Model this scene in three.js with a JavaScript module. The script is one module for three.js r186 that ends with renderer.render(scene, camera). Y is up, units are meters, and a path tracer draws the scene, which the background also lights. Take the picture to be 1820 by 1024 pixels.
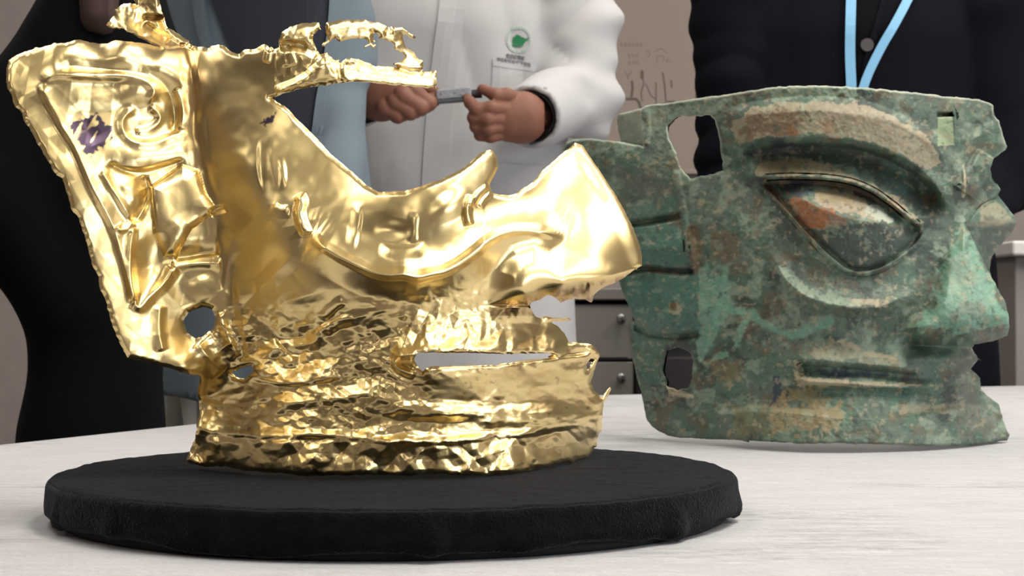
import * as THREE from 'three';
import { RectAreaLightUniformsLib } from 'three/addons/lights/RectAreaLightUniformsLib.js';
import { RoundedBoxGeometry } from 'three/addons/geometries/RoundedBoxGeometry.js';
import { mergeGeometries } from 'three/addons/utils/BufferGeometryUtils.js';

// ------------------------------------------------------------------ camera, light, exposure
const scene = new THREE.Scene();
const FOCAL = 2900, TABLE_Y = 0.75, CAM_Y = TABLE_Y + 0.115, PITCH = Math.atan((558 - 512) / FOCAL);
const camera = new THREE.PerspectiveCamera(2 * Math.atan(512 / FOCAL) * 180 / Math.PI, 1820 / 1024, 0.05, 30);
camera.position.set(0, CAM_Y, 0);
camera.rotation.set(PITCH, 0, 0);
camera.focus = 1.0;
camera.userData.fStop = 30;
scene.add(camera);
const renderer = new THREE.WebGLRenderer({ antialias: true });
renderer.toneMapping = THREE.LinearToneMapping;
renderer.toneMappingExposure = 0.62;
renderer.shadowMap.enabled = true;
scene.background = new THREE.Color().setRGB(8.2, 8.8, 9.6);   // overcast daylight, seen only through the added window, brightened for the nose highlight
RectAreaLightUniformsLib.init();

const STEP_GOLD = 1.7, STEP_BRONZE = 1.55;
const CEIL_Y = 2.8, ROOM = { x0: -3.6, x1: 3.8, z0: -4.3, z1: 2.6 };
// [x, z, width along x, length along z, radiance]
const LAMPS = [
  [-1.1, -0.75, 0.6, 1.2, 6], [0.75, -0.75, 0.6, 1.2, 27], [2.5, -0.6, 0.6, 1.2, 18],
  [-1.1, -2.5, 0.6, 1.2, 8], [0.6, -2.7, 0.6, 1.2, 9], [1.9, -2.1, 0.6, 1.2, 20],
  [-0.2, 1.5, 0.6, 1.2, 3], [-2.6, -0.4, 0.6, 1.2, 4],
];

// ------------------------------------------------------------------ small helpers
const used = new Map();
function numbered(name) {
  const n = used.get(name) ?? 0; used.set(name, n + 1);
  return n ? name + '_' + String(n).padStart(3, '0') : name;
}
function tag(o, label, category, group) { o.userData.label = label; o.userData.category = category; if (group) o.userData.group = group; return o; }
function put(o) { o.traverse((m) => { if (m.isMesh) { m.castShadow = true; m.receiveShadow = true; } }); return o; }
function part(name, geometry, material, parent, label) {
  const m = new THREE.Mesh(geometry, material);
  m.name = parent === scene ? numbered(name) : name; parent.add(m); put(m);
  if (label) m.userData.label = label;
  return m;
}
function struct(name, geometry, material) { const m = part(name, geometry, material, scene); m.userData.kind = 'structure'; return m; }
function thing(name, label, category, group) { const o = new THREE.Group(); o.name = numbered(name); scene.add(o); return tag(o, label, category, group); }
const hex = (h) => new THREE.Color(h);
const lin = (r, g, b) => { const c = new THREE.Color().setRGB(r / 255, g / 255, b / 255, THREE.SRGBColorSpace); return [c.r, c.g, c.b]; };
const clamp = (x, a = 0, b = 1) => Math.min(b, Math.max(a, x));
const smooth = (a, b, x) => { const t = clamp((x - a) / (b - a)); return t * t * (3 - 2 * t); };
const mix = (a, b, t) => a + (b - a) * t;
const mix3 = (a, b, t) => [mix(a[0], b[0], t), mix(a[1], b[1], t), mix(a[2], b[2], t)];
function rng(seed) { let s = seed >>> 0; return () => { s = (s + 0x6D2B79F5) | 0; let t = Math.imul(s ^ (s >>> 15), 1 | s); t = (t + Math.imul(t ^ (t >>> 7), 61 | t)) ^ t; return ((t ^ (t >>> 14)) >>> 0) / 4294967296; }; }
function hash(i, j, k = 0) { let h = Math.imul(i | 0, 374761393) + Math.imul(j | 0, 668265263) + Math.imul(k | 0, 2147483647 ^ 974634777); h = Math.imul(h ^ (h >>> 13), 1274126177); h ^= h >>> 16; return (h >>> 0) / 4294967296; }
function vnoise(x, y, k = 0) {               // smooth noise, -1..1
  const i = Math.floor(x), j = Math.floor(y); let u = x - i, v = y - j; u = u * u * (3 - 2 * u); v = v * v * (3 - 2 * v);
  return 2 * mix(mix(hash(i, j, k), hash(i + 1, j, k), u), mix(hash(i, j + 1, k), hash(i + 1, j + 1, k), u), v) - 1;
}
function vnoise3(x, y, z, k = 0) { const j = Math.floor(z); let w = z - j; w = w * w * (3 - 2 * w); return mix(vnoise(x, y, k + j * 17), vnoise(x, y, k + (j + 1) * 17), w); }
function fbm(x, y, k = 0, oct = 4) { let s = 0, a = 0.5; for (let o = 0; o < oct; o++) { s += a * vnoise(x, y, k + o); x = x * 2.03 + 7.1; y = y * 2.03 + 3.7; a *= 0.5; } return s; }
function facet(x, y, k = 0) {                // creased flat facets, -1..1
  const s = (x + y) * 0.366025, i = Math.floor(x + s), j = Math.floor(y + s), t = (i + j) * 0.211325;
  const fx = x - (i - t), fy = y - (j - t), a = fx + (fx + fy) * 0.366025, b = fy + (fx + fy) * 0.366025;
  const h0 = hash(i, j, k), h1 = hash(i + 1, j + 1, k);
  const h = a > b ? h0 + (hash(i + 1, j, k) - h0) * (a - b) + (h1 - h0) * b : h0 + (hash(i, j + 1, k) - h0) * (b - a) + (h1 - h0) * a;
  return 2 * h - 1;
}
function foil(x, y, k) { return facet(x + 0.26 * vnoise(x * 0.5, y * 0.5, k + 50), y + 0.26 * vnoise(x * 0.5 + 9, y * 0.5, k + 51), k); }

// a place in the room: seen from the picture's standpoint in the direction (x, y), at the given distance ahead
const COSP = Math.cos(PITCH), SINP = Math.sin(PITCH);
function at(x, y, d) {
  const cx = (x - 910) / FOCAL * d, cy = -(y - 512) / FOCAL * d;
  return [cx, CAM_Y + cy * COSP + d * SINP, cy * SINP - d * COSP];
}
const V = (a) => new THREE.Vector3(a[0], a[1], a[2]);
const atV = (x, y, d) => V(at(x, y, d));

// ------------------------------------------------------------------ polylines, regions, smooth surfaces through measured points
function line(...p) { const pts = []; for (let i = 0; i < p.length; i += 2) pts.push([p[i], p[i + 1]]); return mkline(pts); }
function mkline(pts) {
  let len = 0; const acc = [0];
  for (let i = 1; i < pts.length; i++) { len += Math.hypot(pts[i][0] - pts[i - 1][0], pts[i][1] - pts[i - 1][1]); acc.push(len); }
  const xs = pts.map((q) => q[0]), ys = pts.map((q) => q[1]);
  return { pts, acc, len, x0: Math.min(...xs), x1: Math.max(...xs), y0: Math.min(...ys), y1: Math.max(...ys) };
}
function curve(...p) {                        // a smoothed polyline through the points
  const v = []; for (let i = 0; i < p.length; i += 2) v.push(new THREE.Vector3(p[i], p[i + 1], 0));
  return mkline(new THREE.CatmullRomCurve3(v, false, 'centripetal').getPoints((v.length - 1) * 4).map((q) => [q.x, q.y]));
}
const NEAR = { d: 0, s: 0, t: 0 };
function nearest(L, x, y) {                   // distance, signed distance (positive on the left of the line as drawn), place along it 0..1
  let best = 1e9, bi = 0, bt = 0;
  const P = L.pts;
  for (let i = 0; i + 1 < P.length; i++) {
    const ax = P[i][0], ay = P[i][1], dx = P[i + 1][0] - ax, dy = P[i + 1][1] - ay;
    const t = clamp(((x - ax) * dx + (y - ay) * dy) / (dx * dx + dy * dy || 1)), ex = x - ax - dx * t, ey = y - ay - dy * t, q = ex * ex + ey * ey;
    if (q < best - 1e-9) { best = q; bi = i; bt = t; }
  }
  const dx = P[bi + 1][0] - P[bi][0], dy = P[bi + 1][1] - P[bi][1];
  NEAR.d = Math.sqrt(best); NEAR.s = (dx * (y - P[bi][1]) - dy * (x - P[bi][0])) > 0 ? -NEAR.d : NEAR.d;
  NEAR.t = (L.acc[bi] + bt * (L.acc[bi + 1] - L.acc[bi])) / (L.len || 1);
  return NEAR;
}
function insideOf(L, x, y) {
  let c = false; const P = L.pts;
  for (let i = 0, j = P.length - 1; i < P.length; j = i++) if ((P[i][1] > y) !== (P[j][1] > y) && x < (P[j][0] - P[i][0]) * (y - P[i][1]) / (P[j][1] - P[i][1]) + P[i][0]) c = !c;
  return c;
}
function region(...p) { const pts = []; for (let i = 0; i < p.length; i += 2) pts.push([p[i], p[i + 1]]); pts.push(pts[0]); return mkline(pts); }
function inward(L, x, y, reach = 1e9) {       // signed distance, positive inside
  if (x < L.x0 - reach || x > L.x1 + reach || y < L.y0 - reach || y > L.y1 + reach) return -reach;
  const d = nearest(L, x, y).d; return insideOf(L, x, y) ? d : -d;
}
// relief features: each returns a height in metres at (x, y)
const SHAPES = {
  none: () => 0,
  cusp: (u) => (1 - u) * (1 - u), tent: (u) => 1 - u, dip: (u) => smooth(0, .26, u) * (1 - smooth(.34, 1, u)), soft: (u) => (1 - u) * Math.sqrt(1 - u), round: (u) => (1 - u * u) * (1 - u * u), cap: (u) => Math.sqrt(Math.max(0, 1 - u * u)), flat: (u) => 1 - smooth(0.6, 1, u),
};
let blunt = 2.2;                               // how rounded a crest is, in chart units
function ridge(L, h, up, down, fu = 'round', fd = 'round', ends = 0.12) {   // crest along L; different fall on its two sides
  const m = Math.max(up, down), U = SHAPES[fu], D = SHAPES[fd];
  return (x, y) => {
    if (x < L.x0 - m || x > L.x1 + m || y < L.y0 - m || y > L.y1 + m) return 0;
    const n = nearest(L, x, y), w = n.s >= 0 ? up : down, far = Math.sqrt(n.d * n.d + blunt * blunt) - blunt; if (far >= w) return 0;
    const e = ends ? smooth(0, ends, n.t) * smooth(0, ends, 1 - n.t) : 1;
    return h * e * (n.s >= 0 ? U : D)(far / w);
  };
}
function raised(R, h, w, f = 'smooth') {      // plateau or pillow over a region
  return (x, y) => { if (x < R.x0 || x > R.x1 || y < R.y0 || y > R.y1) return 0; const s = inward(R, x, y); return s <= 0 ? 0 : h * (f === 'pillow' ? Math.sqrt(1 - (1 - clamp(s / w)) ** 2) : smooth(0, w, s)); };
}
function bump(cx, cy, rx, ry, h, turn = 0) { const c = Math.cos(turn), s = Math.sin(turn); return (x, y) => { const u = ((x - cx) * c + (y - cy) * s) / rx, v = ((y - cy) * c - (x - cx) * s) / ry, q = u * u + v * v; return q >= 1 ? 0 : h * (1 - q) * (1 - q); }; }

function plate(points, soften = 0.0) {         // thin plate spline through [x, y, value]
  const n = points.length, S = 100, m = n + 3, A = [], K = (q) => q < 1e-9 ? 0 : q * Math.log(q);
  for (let i = 0; i < n; i++) {
    const r = new Float64Array(m + 1), [x, y, v] = points[i];
    for (let j = 0; j < n; j++) { const dx = (x - points[j][0]) / S, dy = (y - points[j][1]) / S; r[j] = K(dx * dx + dy * dy); }
    r[i] += soften; r[n] = 1; r[n + 1] = x / S; r[n + 2] = y / S; r[m] = v; A.push(r);
  }
  for (let k = 0; k < 3; k++) { const r = new Float64Array(m + 1); for (let j = 0; j < n; j++) r[j] = k === 0 ? 1 : points[j][k - 1] / S; A.push(r); }
  for (let c = 0; c < m; c++) {
    let p = c; for (let r = c + 1; r < m; r++) if (Math.abs(A[r][c]) > Math.abs(A[p][c])) p = r;
    [A[c], A[p]] = [A[p], A[c]];
    for (let r = c + 1; r < m; r++) { const f = A[r][c] / A[c][c]; if (f) for (let k = c; k <= m; k++) A[r][k] -= f * A[c][k]; }
  }
  const w = new Float64Array(m);
  for (let r = m - 1; r >= 0; r--) { let s = A[r][m]; for (let k = r + 1; k < m; k++) s -= A[r][k] * w[k]; w[r] = s / A[r][r]; }
  const xs = Float64Array.from(points, (p) => p[0] / S), ys = Float64Array.from(points, (p) => p[1] / S);
  return (x, y) => { x /= S; y /= S; let s = w[n] + w[n + 1] * x + w[n + 2] * y; for (let j = 0; j < n; j++) { const q = (x - xs[j]) ** 2 + (y - ys[j]) ** 2; if (q > 1e-9) s += w[j] * q * Math.log(q); } return s; };
}
// A curved sheet of metal with real thickness: outline by a signed distance, shape by a depth, both over a chart (x, y). Parts share their seams.
function sheet({ box, step, edge, depth, thick, tint, parts }) {
  const [x0, y0, x1, y1] = box, nx = Math.ceil((x1 - x0) / step), ny = Math.ceil((y1 - y0) / step), s = new Float32Array((nx + 1) * (ny + 1));
  for (let j = 0; j <= ny; j++) for (let i = 0; i <= nx; i++) { let v = edge(x0 + i * step, y0 + j * step); if (Math.abs(v) < 1e-4) v = 1e-4; s[j * (nx + 1) + i] = v; }
  const vx = [], vy = [], ids = new Map(), tris = [], cuts = [];
  const corner = (g) => { let k = ids.get(g); if (k === undefined) { k = vx.length; ids.set(g, k); vx.push(x0 + (g % (nx + 1)) * step); vy.push(y0 + Math.floor(g / (nx + 1)) * step); } return k; };
  const N = (nx + 1) * (ny + 1);
  const cross = (a, b) => {
    if (a > b) [a, b] = [b, a];
    const key = N + a * 4 + (b - a === 1 ? 0 : b - a === nx + 1 ? 1 : b - a === nx + 2 ? 2 : 3); let k = ids.get(key);
    if (k === undefined) {
      const t = clamp(s[a] / (s[a] - s[b]), 0.02, 0.98); k = vx.length; ids.set(key, k);
      vx.push(x0 + mix(a % (nx + 1), b % (nx + 1), t) * step); vy.push(y0 + mix(Math.floor(a / (nx + 1)), Math.floor(b / (nx + 1)), t) * step);
    }
    return k;
  };
  const tri = (a, b, c) => {
    const n = (s[a] > 0) + (s[b] > 0) + (s[c] > 0); if (!n) return;
    if (n === 3) { tris.push(corner(a), corner(b), corner(c)); return; }
    const r = n === 1 ? (s[a] > 0 ? [a, b, c] : s[b] > 0 ? [b, c, a] : [c, a, b]) : (s[a] <= 0 ? [a, b, c] : s[b] <= 0 ? [b, c, a] : [c, a, b]);
    const p = cross(r[0], r[1]), q = cross(r[0], r[2]);
    if (n === 1) { tris.push(corner(r[0]), p, q); cuts.push(p, q); } else { const B = corner(r[1]), C = corner(r[2]); tris.push(p, B, C, p, C, q); cuts.push(q, p); }
  };
  for (let j = 0; j < ny; j++) for (let i = 0; i < nx; i++) {
    const a = j * (nx + 1) + i, b = a + 1, c = a + nx + 1, d = c + 1;
    if (!(s[a] > 0 || s[b] > 0 || s[c] > 0 || s[d] > 0)) continue;
    if ((i + j) & 1) { tri(a, c, b); tri(b, c, d); } else { tri(a, c, d); tri(a, d, b); }
  }
  const n = vx.length, pos = new Float32Array(n * 3), nor = new Float32Array(n * 3), col = new Float32Array(n * 3);
  for (let k = 0; k < n; k++) {
    const e = edge(vx[k], vy[k]);
    const p = at(vx[k], vy[k], depth(vx[k], vy[k], Math.max(0, e))); pos.set(p, k * 3);
  }
  const A = new THREE.Vector3(), B = new THREE.Vector3(), C = new THREE.Vector3();
  for (let k = 0; k < tris.length; k += 3) {
    const [a, b, c] = [tris[k] * 3, tris[k + 1] * 3, tris[k + 2] * 3];
    A.fromArray(pos, a); B.fromArray(pos, b).sub(A); C.fromArray(pos, c).sub(A); B.cross(C);
    for (const q of [a, b, c]) { nor[q] += B.x; nor[q + 1] += B.y; nor[q + 2] += B.z; }
  }
  for (let k = 0; k < n; k++) { A.fromArray(nor, k * 3).normalize().toArray(nor, k * 3); col.set(tint(vx[k], vy[k], [pos[k * 3], pos[k * 3 + 1], pos[k * 3 + 2]]), k * 3); }
  // one geometry per part: front, back, and the rim where the sheet ends
  const owner = (x, y) => { for (let i = 0; i < parts.length; i++) if (!parts[i].inside || parts[i].inside(x, y)) return i; return parts.length - 1; };
  const bins = parts.map(() => ({ p: [], n: [], c: [], i: [], front: new Map(), back: new Map() }));
  const push = (b, k, side) => {
    const m = side ? b.back : b.front; let o = m.get(k);
    if (o === undefined) {
      o = b.p.length / 3; m.set(k, o); const q = k * 3, f = side ? -1 : 1, t = side ? thick : 0;
      b.p.push(pos[q] - nor[q] * t, pos[q + 1] - nor[q + 1] * t, pos[q + 2] - nor[q + 2] * t); b.n.push(nor[q] * f, nor[q + 1] * f, nor[q + 2] * f); b.c.push(col[q], col[q + 1], col[q + 2]);
    }
    return o;
  };
  for (let k = 0; k < tris.length; k += 3) {
    const [a, b, c] = [tris[k], tris[k + 1], tris[k + 2]], g = bins[owner((vx[a] + vx[b] + vx[c]) / 3, (vy[a] + vy[b] + vy[c]) / 3)];
    g.i.push(push(g, a, 0), push(g, b, 0), push(g, c, 0), push(g, c, 1), push(g, b, 1), push(g, a, 1));
  }
  for (let k = 0; k < cuts.length; k += 2) {
    const a = cuts[k], b = cuts[k + 1], g = bins[owner((vx[a] + vx[b]) / 2, (vy[a] + vy[b]) / 2)], o = g.p.length / 3, e = [];
    for (const q of [a, b]) for (const t of [0, thick]) g.p.push(pos[q * 3] - nor[q * 3] * t, pos[q * 3 + 1] - nor[q * 3 + 1] * t, pos[q * 3 + 2] - nor[q * 3 + 2] * t);
    A.fromArray(pos, b * 3).sub(B.fromArray(pos, a * 3)); C.fromArray(nor, a * 3); A.cross(C).normalize();
    for (let r = 0; r < 4; r++) { g.n.push(A.x, A.y, A.z); const q = (r < 2 ? a : b) * 3; g.c.push(col[q], col[q + 1], col[q + 2]); }
    g.i.push(o, o + 1, o + 2, o + 2, o + 1, o + 3);
  }
  return bins.map((b) => { const g = new THREE.BufferGeometry(); g.setAttribute('position', new THREE.Float32BufferAttribute(b.p, 3)); g.setAttribute('normal', new THREE.Float32BufferAttribute(b.n, 3)); g.setAttribute('color', new THREE.Float32BufferAttribute(b.c, 3)); g.setIndex(b.i); return g; });
}
// ------------------------------------------------------------------ computed textures
function texture(w, h, fn, srgb = true) {
  const d = new Uint8Array(w * h * 4);
  for (let y = 0; y < h; y++) for (let x = 0; x < w; x++) { const c = fn(x, y), o = (y * w + x) * 4; d[o] = c[0]; d[o + 1] = c[1]; d[o + 2] = c[2]; d[o + 3] = 255; }
  const t = new THREE.DataTexture(d, w, h); t.wrapS = t.wrapT = THREE.RepeatWrapping; t.magFilter = THREE.LinearFilter; t.minFilter = THREE.LinearMipmapLinearFilter; t.generateMipmaps = true;
  if (srgb) t.colorSpace = THREE.SRGBColorSpace; t.needsUpdate = true; return t;
}
// noise that repeats over p cells
function tile(x, y, p, k) { const i = Math.floor(x), j = Math.floor(y); let u = x - i, v = y - j; u = u * u * (3 - 2 * u); v = v * v * (3 - 2 * v); const m = (a, n) => ((a % n) + n) % n, H = (a, b) => hash(m(a, p[0]), m(b, p[1]), k); return 2 * mix(mix(H(i, j), H(i + 1, j), u), mix(H(i, j + 1), H(i + 1, j + 1), u), v) - 1; }
function uvScale(g, s, t = s) { const a = g.attributes.uv; for (let i = 0; i < a.count; i++) a.setXY(i, a.getX(i) * s, a.getY(i) * t); return g; }
function boxUV(g) {                           // uv in metres from position and normal
  const p = g.attributes.position, n = g.attributes.normal, uv = new Float32Array(p.count * 2);
  for (let i = 0; i < p.count; i++) { const ax = Math.abs(n.getX(i)), ay = Math.abs(n.getY(i)), az = Math.abs(n.getZ(i)); uv.set(ay >= ax && ay >= az ? [p.getX(i), p.getZ(i)] : ax >= az ? [p.getZ(i), p.getY(i)] : [p.getX(i), p.getY(i)], i * 2); }
  g.setAttribute('uv', new THREE.BufferAttribute(uv, 2)); return g;
}
const box = (w, h, d, x, y, z, r = 0.004) => { const g = new RoundedBoxGeometry(w, h, d, 2, Math.min(r, w / 2.1, h / 2.1, d / 2.1)); g.translate(x, y, z); return g; };
const std = (color, roughness = 0.8, extra = {}) => new THREE.MeshStandardMaterial({ color, roughness, ...extra });

// ------------------------------------------------------------------ the room
const wallTex = texture(256, 256, (x, y) => { const v = 250 + 5 * tile(x / 8, y / 8, [32, 32], 3); return [v, v, v]; });
const M = {
  wall: std(0xa39a96, 0.9, { map: wallTex }), ceiling: std(0xb4b2ae, 0.95), floor: std(0x8a8782, 0.45, { map: texture(512, 512, (x, y) => { const v = 236 + 14 * tile(x / 32, y / 32, [16, 16], 5) + 5 * tile(x / 4, y / 4, [128, 128], 6); return [v, v, v - 2]; }) }),
  trim: std(0x4b4743, 0.6), lampFrame: std(0xdadada, 0.5), glow: new THREE.MeshStandardMaterial({ color: 0xffffff, emissive: 0xfff6e8, emissiveIntensity: 3.0, roughness: 0.6 }),
};
const RW = ROOM.x1 - ROOM.x0, RD = ROOM.z1 - ROOM.z0, RX = (ROOM.x0 + ROOM.x1) / 2, RZ = (ROOM.z0 + ROOM.z1) / 2;
struct('floor', boxUV(box(RW + 0.3, 0.1, RD + 0.3, RX, -0.05, RZ, 0.001)), M.floor);
struct('ceiling', boxUV(box(RW + 0.3, 0.1, RD + 0.3, RX, CEIL_Y + 0.05, RZ, 0.001)), M.ceiling);
struct('wall_back', boxUV(box(RW + 0.3, CEIL_Y, 0.12, RX, CEIL_Y / 2, ROOM.z0 - 0.06, 0.001)), M.wall);
struct('wall_front', boxUV(box(RW + 0.3, CEIL_Y, 0.12, RX, CEIL_Y / 2, ROOM.z1 + 0.06, 0.001)), M.wall);
struct('wall_left', boxUV(box(0.12, CEIL_Y, RD, ROOM.x0 - 0.06, CEIL_Y / 2, RZ, 0.001)), M.wall);
{
  const wx = ROOM.x1 + 0.06, z0 = -0.7, z1 = 1.6, y0 = 0.95, y1 = 2.35, B = (h, d, y, z) => box(0.12, h, d, wx, y, z, 0.001);
  struct('wall_right', boxUV(mergeGeometries([B(CEIL_Y, z0 - ROOM.z0, CEIL_Y / 2, (z0 + ROOM.z0) / 2), B(CEIL_Y, ROOM.z1 - z1, CEIL_Y / 2, (ROOM.z1 + z1) / 2), B(y0, z1 - z0, y0 / 2, (z0 + z1) / 2), B(CEIL_Y - y1, z1 - z0, (CEIL_Y + y1) / 2, (z0 + z1) / 2)])), M.wall);
  const w = new THREE.Group(); w.name = 'added_window_1'; w.userData.kind = 'structure'; scene.add(w);  // unseen window, added to give the gold nose its bright side reflection
  const F = (h, d, y, z) => box(0.05, h, d, wx, y, z, 0.004), white = std(0xe6e6e4, 0.4);
  part('added_window_frame', mergeGeometries([F(0.05, z1 - z0, y0 + 0.025, (z0 + z1) / 2), F(0.05, z1 - z0, y1 - 0.025, (z0 + z1) / 2), F(y1 - y0, 0.05, (y0 + y1) / 2, z0 + 0.025), F(y1 - y0, 0.05, (y0 + y1) / 2, z1 - 0.025), F(y1 - y0, 0.05, (y0 + y1) / 2, (z0 + z1) / 2)]), white, w);
  const glass = new THREE.MeshPhysicalMaterial({ color: 0xffffff, transmission: 1, roughness: 0, thickness: 0 });
  for (const s of [-1, 1]) part('pane', new THREE.BoxGeometry(0.006, y1 - y0 - 0.1, (z1 - z0) / 2 - 0.07).translate(wx, (y0 + y1) / 2, (z0 + z1) / 2 + s * ((z1 - z0) / 4)), glass, w);
}
struct('baseboard_back', box(RW, 0.09, 0.015, RX, 0.045, ROOM.z0 + 0.0075, 0.003), M.trim);
{
  const where = ['above the front left of the white table', 'above the middle of the white table', 'over the right side of the room', 'behind the table on the left', 'behind the table in the middle', 'in the back right of the room', 'behind the camera', 'over the left side of the room'];
  LAMPS.forEach(([x, z, w, l, power], i) => {
    const t = thing('ceiling_light', 'square-edged white ceiling panel light ' + where[i], 'light', 'ceiling panel lights');
    t.position.set(x, CEIL_Y, z);
    part('frame', mergeGeometries([box(w + 0.04, 0.02, 0.02, 0, -0.01, l / 2 + 0.01), box(w + 0.04, 0.02, 0.02, 0, -0.01, -l / 2 - 0.01), box(0.02, 0.02, l, w / 2 + 0.01, -0.01, 0), box(0.02, 0.02, l, -w / 2 - 0.01, -0.01, 0)]), M.lampFrame, t);
    part('diffuser', box(w, 0.01, l, 0, -0.006, 0, 0.002), M.glow, t);
    const L = new THREE.RectAreaLight(0xfff7ec, power, w, l); L.position.set(0, -0.03, 0); L.rotation.x = -Math.PI / 2; t.add(L);
  });
}

// ------------------------------------------------------------------ table with its velvet cloth
const tablePoint = (x, y) => { const d = 0.115 * FOCAL / (y - 558); return atV(x, y, d); };
const EDGE = [[-0.111, -2.209], [1.42, -2.889], [1.55, -0.42], [-0.9, -0.42]];
{
  const t = thing('display_table', 'wooden display table hidden under the pale velvet cloth', 'table');
  t.position.set(0.3, 0, -1.4);
  const wood = std(0x6d5440, 0.5), cx = 0.3, cz = -1.4;
  const sh = new THREE.Shape(EDGE.map(([x, z]) => new THREE.Vector2((x - cx) * 0.98, -(z - cz) * 0.98)));
  const top = new THREE.ExtrudeGeometry(sh, { depth: 0.03, bevelEnabled: true, bevelSize: 0.004, bevelThickness: 0.004, bevelSegments: 2 }); top.rotateX(-Math.PI / 2); top.translate(0, TABLE_Y - 0.044, 0);
  part('table_top', top, wood, t);
  for (const [x, z] of EDGE) part('leg', box(0.06, TABLE_Y - 0.045, 0.06, (x - cx) * 0.85, (TABLE_Y - 0.045) / 2, (z - cz) * 0.85), wood, t);

  // the cloth: a top and a skirt with folds, four millimetres thick
  const streak = texture(1024, 1024, (x, y) => {
    const u = x / 1024, v = y / 1024;
    let s = 0.5 * tile(u * 24, v * 96, [24, 96], 11) + 0.45 * tile(u * 60, v * 260, [60, 260], 12) + 0.35 * tile(u * 170, v * 512, [170, 512], 13);
    const patch = smooth(0.1, 0.6, tile(u * 7, v * 12, [7, 12], 14));
    const g = 226 + 20 * s * (0.5 + patch) - 9 * patch + 5 * (hash(x, y, 4) - 0.5);
    return [clamp(g, 0, 255), clamp(g, 0, 255), clamp(g + 2, 0, 255)];
  });
  const nap = texture(512, 512, (x, y) => { const v = 128 + 60 * tile(x / 6, y / 2.5, [85, 204], 15) + 50 * (hash(x, y, 8) - 0.5); return [v, v, v]; }, false);
  streak.repeat.set(1.6, 1.6); nap.repeat.set(5, 5);
  const velvet = new THREE.MeshPhysicalMaterial({ color: 0xcfcfd1, map: streak, roughness: 0.95, sheen: 0.25, sheenRoughness: 0.6, sheenColor: 0xffffff, bumpMap: nap, bumpScale: 0.0012 });
  const P = [], I = [], UV = [], ring = [];
  const per = []; for (let e = 0; e < 4; e++) { const a = EDGE[e], b = EDGE[(e + 1) % 4], L = Math.hypot(b[0] - a[0], b[1] - a[1]), n = Math.round(L / 0.04); for (let k = 0; k < n; k++) per.push([mix(a[0], b[0], k / n), mix(a[1], b[1], k / n)]); }
  const levels = [[0.96, 0, 0], [0.995, 0, 0], [1, -0.001, 0.0], [1.002, -0.006, 0.02], [1.004, -0.05, 0.3], [1.012, -0.2, 0.7], [1.02, -0.45, 1], [1.025, -0.72, 1.2]];
  P.push(cx, TABLE_Y, cz); UV.push(cx, cz);
  levels.forEach(([s, dy, f], r) => per.forEach(([x, z], k) => {
    const w = 1 + f * 0.02 * (Math.sin(k * 0.62) + 0.6 * Math.sin(k * 0.27 + 1.3)) * 0.8;
    P.push(cx + (x - cx) * s * w, TABLE_Y + dy, cz + (z - cz) * s * w); UV.push(r < 3 ? cx + (x - cx) * s : k * 0.04, r < 3 ? cz + (z - cz) * s : dy);
  }));
  const n = per.length;
  for (let k = 0; k < n; k++) {
    I.push(0, 1 + (k + 1) % n, 1 + k);
    for (let r = 0; r + 1 < levels.length; r++) { const a = 1 + r * n + k, b = 1 + r * n + (k + 1) % n; I.push(a, b, a + n, b, b + n, a + n); }
  }
  const g = new THREE.BufferGeometry(); g.setAttribute('position', new THREE.Float32BufferAttribute(P, 3)); g.setAttribute('uv', new THREE.Float32BufferAttribute(UV, 2)); g.setIndex(I); g.computeVertexNormals();
  // flip if the top faces down
  if (g.attributes.normal.getY(0) < 0) { const ix = g.index.array; for (let k = 0; k < ix.length; k += 3) { const q = ix[k]; ix[k] = ix[k + 1]; ix[k + 1] = q; } g.computeVertexNormals(); }
  const c = new THREE.Mesh(g, velvet); c.name = numbered('tablecloth'); scene.add(c); put(c);
  tag(c, 'pale silvery grey velvet cloth covering the whole table', 'tablecloth');
}

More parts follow.
